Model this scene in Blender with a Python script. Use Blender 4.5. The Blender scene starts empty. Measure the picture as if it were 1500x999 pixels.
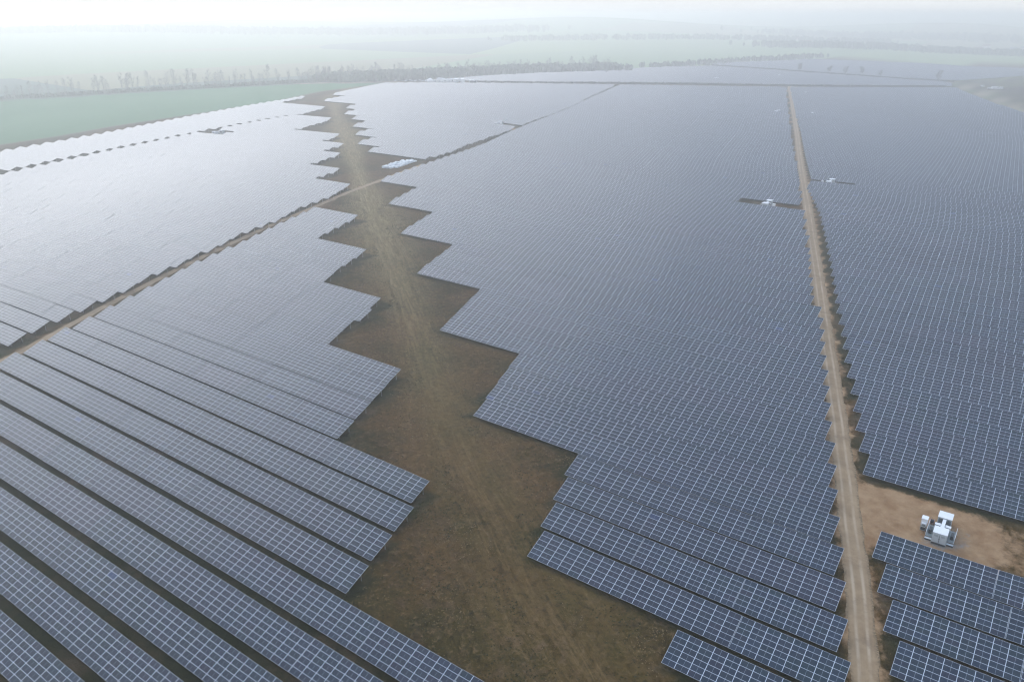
import bpy, math, random
import numpy as np
from mathutils import Vector, Matrix
random.seed(7); rng = np.random.default_rng(11)
sc = bpy.context.scene
COL = sc.collection
# ---------------------------------------------------------------- measured frame of the place (metres)
CAM_F, CAM_AZ, CAM_H = 1172.53, 0.60515, 91.288
PITCH = math.atan((499.5-22)/CAM_F)
RP, TILT, MW, Y0 = 8.27218, 0.36666, 2.06872, 98.7673      # row pitch, table tilt, module width, first row
TC = [((1,0),-.638544),((0,1),2.57815),((2,0),.898446),((1,1),2.7309967),((0,2),-1.0901172),((2,1),1.8424671),((1,2),-.5525340),((0,3),-.1765568),((3,0),1.0671939)]
LOW = 0.8                                                   # low edge of a table above the ground
def softc(x,a,b,p=8):
    m=(a+b)/2; h=(b-a)/2; t=(x-m)/h
    return m+h*t/(1+np.abs(t)**p)**(1/p)
def T(X,Y):
    x=softc(np.asarray(X,float),-480,90)/300.; y=(softc(np.asarray(Y,float),0,520)-100)/300.
    return 10*sum(a*x**i*y**j for (i,j),a in TC)
def hills(X,Y):
    X=np.asarray(X,float); Y=np.asarray(Y,float)
    d=np.hypot(X,Y); k=np.clip((d-1500)/2200,0,1); k=k*k*(3-2*k)
    z=16*np.sin(X/610+1.3)*np.cos(Y/830+.4)+11*np.sin(X/290+Y/410)+9*np.sin(Y/350-X/520+2)
    left=np.clip((-X-300)/1500,0,1)
    return k*(z+14+22*left)
def G(X,Y): return T(X,Y)-LOW+hills(X,Y)
def Gf(x,y): return float(G(x,y))

# ---------------------------------------------------------------- helpers
def new_mesh(name, verts, faces, mats=(), mi=None, uvs=None, smooth=False):
    me=bpy.data.meshes.new(name); me.from_pydata(verts,[],faces)
    for m in mats: me.materials.append(m)
    if mi is not None: me.polygons.foreach_set('material_index',mi)
    if uvs is not None:
        l=me.uv_layers.new(name='UVMap'); l.data.foreach_set('uv',np.asarray(uvs,dtype=np.float32).ravel())
    if smooth: me.polygons.foreach_set('use_smooth',[True]*len(me.polygons))
    me.update(); return me
def link(name, me, parent=None, loc=(0,0,0), rot=(0,0,0)):
    o=bpy.data.objects.new(name,me); COL.objects.link(o); o.parent=parent
    o.location=loc; o.rotation_euler=rot; return o
def tag(o,label=None,cat=None,group=None,kind=None):
    if label: o['label']=label
    if cat: o['category']=cat
    if group: o['group']=group
    if kind: o['kind']=kind
    return o
def thing(name,label,cat,loc,rz=0,group=None):
    return tag(link(name,None,None,loc,(0,0,rz)),label,cat,group)
def copy_thing(root,loc,rz=0,label=None,group=None,scale=1):
    r=root.copy(); COL.objects.link(r); r.location=loc; r.rotation_euler=(0,0,rz); r.scale=(scale,)*3
    if label: r['label']=label
    if group: r['group']=group
    for ch in list(root.children):
        c=ch.copy(); COL.objects.link(c); c.parent=r
        for g in list(ch.children):
            d=g.copy(); COL.objects.link(d); d.parent=c
    return r
class MB:
    def __init__(s): s.v=[]; s.f=[]; s.m=[]
    def box(s,x0,x1,y0,y1,z0,z1,mi=0,M=None):
        b=len(s.v); c=[(x,y,z) for z in (z0,z1) for y in (y0,y1) for x in (x0,x1)]
        if M is not None: c=[tuple(M@Vector(p)) for p in c]
        s.v+=c
        for q in ((0,2,3,1),(4,5,7,6),(0,1,5,4),(2,6,7,3),(0,4,6,2),(1,3,7,5)): s.f.append(tuple(b+i for i in q)); s.m.append(mi)
    def tube(s,p,q,r0,r1,n=6,mi=0):
        p=Vector(p); q=Vector(q); d=(q-p).normalized(); a=d.orthogonal().normalized(); c=d.cross(a); b=len(s.v)
        for P_,r in ((p,r0),(q,r1)):
            for i in range(n):
                t=2*math.pi*i/n; s.v.append(tuple(P_+a*math.cos(t)*r+c*math.sin(t)*r))
        for i in range(n): s.f.append((b+i,b+(i+1)%n,b+n+(i+1)%n,b+n+i)); s.m.append(mi)
        s.f.append(tuple(b+n+i for i in range(n))); s.m.append(mi)
    def poly(s,pts,mi=0):
        b=len(s.v); s.v+=[tuple(p) for p in pts]; s.f.append(tuple(range(b,b+len(pts)))); s.m.append(mi)
    def mesh(s,name,mats): return new_mesh(name,s.v,s.f,mats,s.m)

# ---------------------------------------------------------------- materials
def mat(name):
    m=bpy.data.materials.new(name); m.use_nodes=True; nt=m.node_tree; nt.nodes.clear()
    out=nt.nodes.new('ShaderNodeOutputMaterial'); b=nt.nodes.new('ShaderNodeBsdfPrincipled')
    nt.links.new(b.outputs[0],out.inputs[0]); return m,nt,b
class NT:
    def __init__(s,nt): s.t=nt
    def n(s,t,**k):
        o=s.t.nodes.new(t)
        for a,b in k.items(): setattr(o,a,b)
        return o
    def put(s,sock,v):
        if isinstance(v,bpy.types.NodeSocket): s.t.links.new(v,sock)
        elif isinstance(v,(tuple,list)) and len(v)==3 and sock.type=='RGBA': sock.default_value=(*v,1)
        else: sock.default_value=v
    def math(s,op,a,b=None,c=None,clamp=False):
        o=s.n('ShaderNodeMath',operation=op,use_clamp=clamp)
        for i,v in enumerate((a,b,c)):
            if v is not None: s.put(o.inputs[i],v)
        return o.outputs[0]
    def mix(s,f,a,b,blend='MIX'):
        o=s.n('ShaderNodeMix',data_type='RGBA',blend_type=blend); s.put(o.inputs[0],f); s.put(o.inputs[6],a); s.put(o.inputs[7],b); return o.outputs[2]
    def noise(s,vec,scale,detail=3,rough=.55,dist=0):
        o=s.n('ShaderNodeTexNoise'); s.put(o.inputs['Scale'],scale); s.put(o.inputs['Detail'],detail); s.put(o.inputs['Roughness'],rough); s.put(o.inputs['Distortion'],dist)
        if vec is not None: s.put(o.inputs['Vector'],vec)
        return o.outputs[0]
    def ramp(s,f,a,b,clamp=True):
        o=s.n('ShaderNodeMapRange'); s.put(o.inputs[0],f); o.inputs[1].default_value=a; o.inputs[2].default_value=b; return o.outputs[0]
    def attr(s,name): return s.n('ShaderNodeAttribute',attribute_name=name).outputs['Fac']
    def mapv(s,vec,scale=(1,1,1),rot=(0,0,0)):
        o=s.n('ShaderNodeMapping'); s.put(o.inputs[0],vec); o.inputs['Scale'].default_value=scale; o.inputs['Rotation'].default_value=rot; return o.outputs[0]
def simple(name,col,rough=.6,metal=0,var=.15,scale=1.5,spec=.4):
    m,nt,b=mat(name); N=NT(nt); pos=N.n('ShaderNodeNewGeometry').outputs['Position']
    f=N.noise(pos,scale,4); lo=tuple(c*(1-var) for c in col); hi=tuple(min(1,c*(1+var)) for c in col)
    N.put(b.inputs['Base Color'],N.mix(N.ramp(f,.3,.7),lo,hi)); b.inputs['Roughness'].default_value=rough; b.inputs['Metallic'].default_value=metal
    b.inputs['Specular IOR Level'].default_value=spec
    return m
def panel_material():
    m,nt,b=mat('solar_glass'); N=NT(nt)
    uv=N.n('ShaderNodeUVMap',uv_map='UVMap').outputs[0]; sp=N.n('ShaderNodeSeparateXYZ'); N.put(sp.inputs[0],uv); u,v=sp.outputs[0],sp.outputs[1]
    fu=N.math('FRACT',u); fv=N.math('FRACT',v)
    du=N.math('MULTIPLY',N.math('MINIMUM',fu,N.math('SUBTRACT',1,fu)),MW)
    dv=N.math('MINIMUM',fv,N.math('SUBTRACT',1,fv))
    dm=N.math('MULTIPLY',N.math('ABSOLUTE',N.math('SUBTRACT',fu,.5)),MW)
    lu=N.math('LESS_THAN',du,.043); lv=N.math('LESS_THAN',dv,.028); lm=N.math('LESS_THAN',dm,.016)
    oi=N.n('ShaderNodeObjectInfo').outputs['Random']
    cv=N.n('ShaderNodeCombineXYZ'); N.put(cv.inputs[0],N.math('FLOOR',u)); N.put(cv.inputs[1],N.math('FLOOR',v)); N.put(cv.inputs[2],N.math('MULTIPLY',oi,913.7))
    wn=N.n('ShaderNodeTexWhiteNoise',noise_dimensions='3D'); N.put(wn.inputs[0],cv.outputs[0]); r=wn.outputs['Value']; rc=wn.outputs['Color']
    rs=N.n('ShaderNodeSeparateColor'); N.put(rs.inputs[0],rc)
    c=N.mix(rs.outputs[0],(.007,.015,.030),(.014,.027,.050))
    c=N.mix(N.math('MULTIPLY',N.ramp(rs.outputs[1],.6,1),.6),c,(.018,.013,.030))
    c=N.mix(N.math('MULTIPLY',N.ramp(rs.outputs[2],.6,1),.75),c,(.006,.020,.026))
    c=N.mix(N.math('GREATER_THAN',r,.9988),c,(.018,.040,.120))
    # half-cell pattern inside a module: faint cell gaps
    cu=N.math('FRACT',N.math('MULTIPLY',fu,24)); cw=N.math('FRACT',N.math('MULTIPLY',fv,6))
    cell=N.math('MAXIMUM',N.math('LESS_THAN',cu,.08),N.math('LESS_THAN',cw,.06))
    c=N.mix(N.math('MULTIPLY',cell,.10),c,(.35,.38,.42))
    c=N.mix(N.math('MULTIPLY',lm,.62),c,(.58,.62,.68))
    pz=N.n('ShaderNodeNewGeometry').outputs['Position']; big=N.noise(pz,.022,3,.6); big2=N.noise(N.mapv(pz,(1,1,1),(0,0,1)),.035,3,.6)
    c=N.mix(N.math('MULTIPLY',N.ramp(big,.52,.70),.45),c,(.030,.022,.040)); c=N.mix(N.math('MULTIPLY',N.ramp(big2,.52,.70),.5),c,(.006,.026,.032))
    c=N.mix(N.math('MULTIPLY',oi,.35),c,(.007,.014,.026)); c=N.mix(N.math('MULTIPLY',N.ramp(N.math('FRACT',N.math('MULTIPLY',oi,17.3)),.7,1),.5),c,(.030,.026,.046))
    line=N.math('MAXIMUM',lu,lv)
    c=N.mix(line,c,(.60,.64,.70))
    N.put(b.inputs['Base Color'],c)
    N.put(b.inputs['Roughness'],N.math('ADD',N.math('MULTIPLY',line,.18),N.math('ADD',.15,N.math('MULTIPLY',r,.04))))
    b.inputs['IOR'].default_value=1.5; b.inputs['Specular IOR Level'].default_value=.5
    return m
M_PANEL=panel_material()
M_BACK=simple('panel_backsheet',(.35,.36,.38),.6)
M_STEEL=simple('galvanised_steel',(.42,.44,.46),.45,.6)
M_WHITE=simple('white_enamel',(.80,.81,.82),.4,0,.04,.8)
M_GREYP=simple('grey_painted_steel',(.42,.46,.48),.45,0,.08)
M_GREYL=simple('light_grey_steel',(.58,.62,.64),.4,0,.06)
M_DGREY=simple('dark_grille',(.07,.08,.085),.6)
M_GRATE=simple('grating',(.26,.29,.29),.6,.3,.25,6)
M_CONC=simple('concrete',(.33,.33,.31),.9,0,.15,3)
M_PINK=simple('faded_red_box',(.42,.25,.27),.6)
M_WRAP=simple('white_film',(.74,.77,.79),.35,0,.14,2.2)
M_WOOD=simple('pallet_wood',(.30,.22,.14),.85)
M_BARK=simple('bark',(.28,.27,.25),.95,0,.25,3)
M_TWIG=simple('twigs',(.30,.29,.27),.95,0,.3,1.2)
M_SHRUB=simple('shrub_twigs',(.22,.24,.19),.95,0,.35,.2)
M_HEDGE=simple('hedge_twigs',(.075,.075,.065),.95,0,.3,.2)
M_ROOF=simple('roof_tiles',(.26,.15,.12),.85)
M_ROOFG=simple('grey_roof',(.30,.31,.33),.8)
M_WALL=simple('render_wall',(.68,.66,.61),.85,0,.08,.3)
M_GLASS=simple('dark_glass',(.03,.035,.04),.15)
M_CARW=simple('white_car_paint',(.75,.76,.77),.25,0,.03)
M_CARS=simple('silver_car_paint',(.36,.38,.40),.3,.4,.05)
M_CARD=simple('dark_car_paint',(.04,.05,.07),.25,0,.05)
M_TYRE=simple('tyre_rubber',(.02,.02,.02),.9)

def ground_material():
    m,nt,b=mat('ground_soil_and_grass'); N=NT(nt); pos=N.n('ShaderNodeNewGeometry').outputs['Position']
    n1=N.noise(pos,.055,5,.6); n2=N.noise(pos,.35,5,.65); n3=N.noise(pos,.85,8,.82,.4); n4=N.noise(pos,.012,3)
    # rough pasture: olive, brown and dead-straw patches
    c=N.mix(N.ramp(n1,.40,.60),(.042,.030,.006),(.105,.054,.016)); c=N.mix(N.math('MULTIPLY',N.ramp(n4,.45,.6),.5),c,(.070,.055,.013))
    c=N.mix(N.math('MULTIPLY',N.ramp(n2,.50,.72),.75),c,(.040,.020,.005))
    c=N.mix(N.math('MULTIPLY',N.ramp(n3,.54,.66),.75),c,(.26,.165,.08))
    c=N.mix(N.math('MULTIPLY',N.ramp(n3,.48,.34),.85),c,(.008,.009,.003))
    # worn path that wanders down the bare strip, streaked along its length
    s=N.attr('along'); d=N.attr('across'); cx=N.n('ShaderNodeCombineXYZ'); N.put(cx.inputs[0],N.math('MULTIPLY',s,.045)); N.put(cx.inputs[1],N.math('MULTIPLY',d,.55))
    st=N.noise(cx.outputs[0],1.3,8,.78,1.2); cx2=N.n('ShaderNodeCombineXYZ'); N.put(cx2.inputs[0],N.math('MULTIPLY',s,.012)); N.put(cx2.inputs[1],N.math('MULTIPLY',d,.10)); st2=N.noise(cx2.outputs[0],1.0,4,.6,.6)
    path=N.attr('path')
    pc=N.mix(N.ramp(st,.33,.68),(.075,.044,.013),(.23,.148,.062)); pc=N.mix(N.math('MULTIPLY',N.ramp(st2,.44,.56),.75),pc,(.115,.082,.024)); pc=N.mix(N.math('MULTIPLY',N.ramp(n3,.5,.25),.4),pc,(.030,.021,.009))
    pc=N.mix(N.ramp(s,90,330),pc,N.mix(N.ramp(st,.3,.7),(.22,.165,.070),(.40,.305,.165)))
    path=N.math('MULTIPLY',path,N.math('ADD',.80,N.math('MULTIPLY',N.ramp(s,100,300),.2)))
    pf=N.math('MULTIPLY',path,N.ramp(N.math('ADD',N.math('MULTIPLY',st,.5),N.math('MULTIPLY',n3,.5)),.36,.60))
    c=N.mix(pf,c,pc)
    c=N.mix(N.math('MULTIPLY',N.ramp(N.math('ADD',N.attr('farm'),N.math('MULTIPLY',N.math('SUBTRACT',n2,.5),.9)),.25,.85),.93),c,N.mix(N.math('MULTIPLY',N.ramp(n1,.46,.62),N.ramp(n2,.35,.6)),N.mix(N.ramp(n3,.35,.65),(.010,.016,.003),(.034,.036,.010)),(.110,.072,.040)))  # greener grass with brown patches, painted darker as shade under and between rows
    # churned pale clay patches
    cl=N.math('MULTIPLY',N.attr('clay'),N.ramp(N.math('ADD',N.math('MULTIPLY',n2,.55),N.math('MULTIPLY',n3,.45)),.50,.68))
    c=N.mix(cl,c,(.19,.12,.072))
    # compacted sandy clay of pads and verges
    sa=N.attr('sand'); sc_=N.mix(N.ramp(n2,.35,.65),(.29,.165,.082),(.42,.270,.150)); sc_=N.mix(N.math('MULTIPLY',N.ramp(n3,.55,.8),.5),sc_,(.14,.09,.058))
    sf=N.ramp(N.math('ADD',sa,N.math('MULTIPLY',N.math('SUBTRACT',N.math('ADD',N.math('MULTIPLY',n2,.6),N.math('MULTIPLY',n3,.4)),.5),1.5)),.35,.65)
    c=N.mix(sf,c,sc_)
    gr=N.attr('gravel'); gf=N.ramp(N.math('ADD',gr,N.math('MULTIPLY',N.math('SUBTRACT',n3,.5),1.2)),.4,.65)
    c=N.mix(N.math('MULTIPLY',gf,.8),c,N.mix(n3,(.16,.155,.15),(.38,.37,.35)))
    # farmland: winter wheat, ploughland, pasture far away
    far=N.attr('far'); vo=N.n('ShaderNodeTexVoronoi',feature='F1'); N.put(vo.inputs['Vector'],N.mapv(pos,(.0026,.0014,0),(0,0,.5))); vo.inputs['Scale'].default_value=1
    vs=N.n('ShaderNodeSeparateColor'); N.put(vs.inputs[0],vo.outputs['Color'])
    fc=N.mix(N.ramp(vs.outputs[0],.2,.5),(.29,.36,.17),(.26,.33,.18)); fc=N.mix(N.ramp(vs.outputs[1],.74,.77),fc,(.30,.27,.17)); fc=N.mix(N.ramp(vs.outputs[2],.84,.87),fc,(.12,.15,.13)); fc=N.mix(N.math('MULTIPLY',n1,.30),fc,(.20,.26,.10))
    c=N.mix(far,c,fc)
    wh=N.attr('wheat'); wv=N.n('ShaderNodeTexWave'); N.put(wv.inputs['Vector'],N.mapv(pos,(1,1,1),(0,0,.62))); wv.inputs['Scale'].default_value=.045; wv.inputs['Distortion'].default_value=1.5
    wc=N.mix(N.ramp(n4,.3,.7),(.085,.205,.095),(.125,.245,.125)); wc=N.mix(N.math('MULTIPLY',wv.outputs['Fac'],.22),wc,(.10,.15,.07)); wc=N.mix(N.math('MULTIPLY',N.ramp(n2,.55,.75),.3),wc,(.11,.12,.06))
    c=N.mix(wh,c,wc)
    br=N.attr('ploughed'); c=N.mix(br,c,N.mix(N.ramp(N.noise(N.mapv(pos,(.02,.006,0)),1,4),.4,.6),(.050,.040,.030),(.085,.095,.040)))
    pl=N.attr('pale'); c=N.mix(pl,c,N.mix(n2,(.30,.24,.17),(.40,.33,.25)))
    N.put(b.inputs['Base Color'],c); b.inputs['Roughness'].default_value=.95; b.inputs['Specular IOR Level'].default_value=.05
    bp=N.n('ShaderNodeBump'); bp.inputs['Strength'].default_value=.9; bp.inputs['Distance'].default_value=.35; N.put(bp.inputs['Height'],N.math('ADD',n3,N.math('MULTIPLY',n2,1.5))); N.put(b.inputs['Normal'],bp.outputs[0])
    return m
def road_material():
    m,nt,b=mat('packed_dirt_road'); N=NT(nt); uv=N.n('ShaderNodeUVMap',uv_map='UVMap').outputs[0]; sp=N.n('ShaderNodeSeparateXYZ'); N.put(sp.inputs[0],uv)
    pos=N.n('ShaderNodeNewGeometry').outputs['Position']; n2=N.noise(pos,.5,5,.65); n3=N.noise(pos,2.4,5,.7)
    st=N.noise(N.mapv(uv,(7,.05,1)),1.0,5,.6)
    c=N.mix(N.ramp(n2,.3,.7),(.28,.190,.112),(.38,.27,.165))
    # two pale wheel ruts with a browner crown between them
    w=N.math('ADD',sp.outputs[0],N.math('MULTIPLY',N.math('SUBTRACT',N.noise(pos,.06,2),.5),.10))
    rut=None
    for x in (.31,.69):
        q=N.ramp(N.math('ABSOLUTE',N.math('SUBTRACT',w,x)),.085,.02); rut=q if rut is None else N.math('MAXIMUM',rut,q)
    c=N.mix(N.math('MULTIPLY',rut,N.ramp(N.noise(pos,.11,4,.7),.30,.62)),c,(.47,.36,.25)); c=N.mix(N.math('MULTIPLY',N.ramp(N.noise(pos,.19,5,.7),.55,.66),.45),c,(.17,.115,.075)); c=N.mix(N.math('MULTIPLY',N.ramp(st,.5,.8),.35),c,(.19,.13,.085))
    e=N.ramp(N.math('ABSOLUTE',N.math('SUBTRACT',w,.5)),.36,.52); ef=N.math('MULTIPLY',e,N.ramp(n3,.40,.60))
    c=N.mix(ef,c,(.090,.066,.035)); c=N.mix(N.math('MULTIPLY',N.ramp(n3,.6,.8),.3),c,(.16,.11,.07))
    N.put(b.inputs['Base Color'],c); b.inputs['Roughness'].default_value=.95; b.inputs['Specular IOR Level'].default_value=.1
    bp=N.n('ShaderNodeBump'); bp.inputs['Strength'].default_value=.5; bp.inputs['Distance'].default_value=.08; N.put(bp.inputs['Height'],n3); N.put(b.inputs['Normal'],bp.outputs[0])
    return m
M_GROUND=ground_material(); M_ROAD=road_material()

D={"road_c": [[-5.5, 93.0], [-8.4, 104.5], [-12.3, 117.8], [-14.7, 125.5], [-20.8, 143.5], [-24.9, 156.9], [-33.0, 181.5], [-48.3, 228.2], [-71.2, 299.2], [-109.6, 421.1], [-173.6, 628.2], [-245.5, 852.7], [-288.9, 985.9]], "diag": [[-223.1, 61.5], [-227.1, 84.4], [-232.5, 98.2], [-237.7, 111.1], [-247.0, 137.2], [-258.6, 172.2], [-270.7, 214.6], [-278.1, 246.3], [-284.3, 267.3], [-290.3, 298.1], [-300.5, 346.4]], "field_near": [[-646.3, 191.4], [-637.3, 273.2], [-625.4, 309.3], [-621.3, 353.3], [-611.3, 395.0], [-605.5, 427.5], [-601.9, 491.1], [-616.1, 534.7], [-632.3, 579.2], [-635.2, 609.1], [-648.5, 684.3]], "field_far": [[-995.5, 310.5], [-875.9, 384.8], [-826.1, 426.2], [-769.6, 501.9], [-724.3, 595.2], [-704.3, 645.2], [-645.9, 681.5]], "treeline": [[-965.4, 329.3], [-883.8, 388.5], [-836.6, 431.9], [-795.8, 480.5], [-760.8, 536.0], [-734.8, 604.0], [-713.1, 663.7], [-686.0, 712.8], [-657.7, 764.7], [-639.0, 848.3], [-592.3, 935.3], [-538.9, 1024.7], [-498.6, 1161.0], [-464.2, 1292.9], [-414.0, 1572.9]], "hedge_trees": [[-349.5, 1228.9], [-312.6, 1249.0], [-293.4, 1259.4], [-271.7, 1266.8], [-248.5, 1270.7], [-207.3, 1275.4], [-174.9, 1278.6]], "hedge": [[-472.1, 1207.9], [-413.0, 1212.1], [-348.4, 1225.4], [-261.6, 1255.0], [-208.7, 1263.0], [-171.1, 1275.7], [-156.3, 1284.5]], "brown": [[-158.3, 1233.3], [-156.0, 1295.0], [-85.4, 1466.4], [13.9, 1611.5], [156.2, 1021.4], [82.6, 465.6], [16.6, 687.1], [-44.9, 888.5], [-92.9, 1030.6], [-129.6, 1147.8]], "white_cars": [[-114.5, 1226.2], [-102.5, 1191.3], [-96.4, 1189.1], [-91.3, 1197.9]], "compound": [[-656.6, 733.0], [-610.4, 722.3], [-604.1, 726.7], [-598.4, 736.6], [-602.6, 751.8], [-601.3, 758.9], [-571.6, 749.7]], "compound_ext": [[-659.4, 718.6], [-570.5, 744.5]], "pale": [[-714.1, 634.1], [-671.2, 686.3], [-633.5, 736.4], [-639.0, 848.3], [-599.8, 914.0]], "stn": [[-5.2, 143.2], [-109.4, 375.3], [-100.7, 445.1], [-353.9, 503.6], [-504.8, 360.5], [-228.2, 748.9], [-200.6, 760.9], [-256.7, 934.3], [-343.8, 1115.1], [-383.0, 995.2]], "pile": [[-310.4, 325.8], [-301.8, 328.0], [-308.9, 347.9], [-316.8, 347.5]], "village": [[-286.1, 2256.7], [-254.6, 2427.6], [-191.1, 2360.0], [-186.0, 2566.5], [-702.1, 2399.1], [-564.0, 2013.0], [-555.3, 2125.0], [-624.1, 2452.9], [-566.0, 1914.6], [-168.7, 2649.3], [-364.2, 2212.5], [-262.5, 2693.6]], "clear": [[-21.1, 155.1], [7.1, 157.4], [8.5, 141.2], [-13.7, 140.4]], "strip": [[-42.0, 82.3], [-56.1, 89.0], [-72.5, 102.6], [-89.8, 114.7], [-110.6, 131.2], [-147.5, 164.0], [-184.6, 196.1], [-224.5, 229.9], [-259.8, 260.5], [-334.5, 326.9], [-432.8, 412.0], [-514.7, 484.1], [-568.4, 535.6], [-638.2, 631.8], [-652.1, 699.3]], "lane_far": [[-568.8, 742.3], [-486.0, 796.1], [-434.5, 847.3], [-297.3, 1010.6], [-227.9, 1102.0], [-152.2, 1189.9]], "brown_track": [[-156.6, 1262.7], [-133.0, 1205.1], [-100.2, 1098.6], [-64.7, 984.1], [-44.0, 875.8]]}
D={k:[tuple(p) for p in v] for k,v in D.items()}
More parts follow.
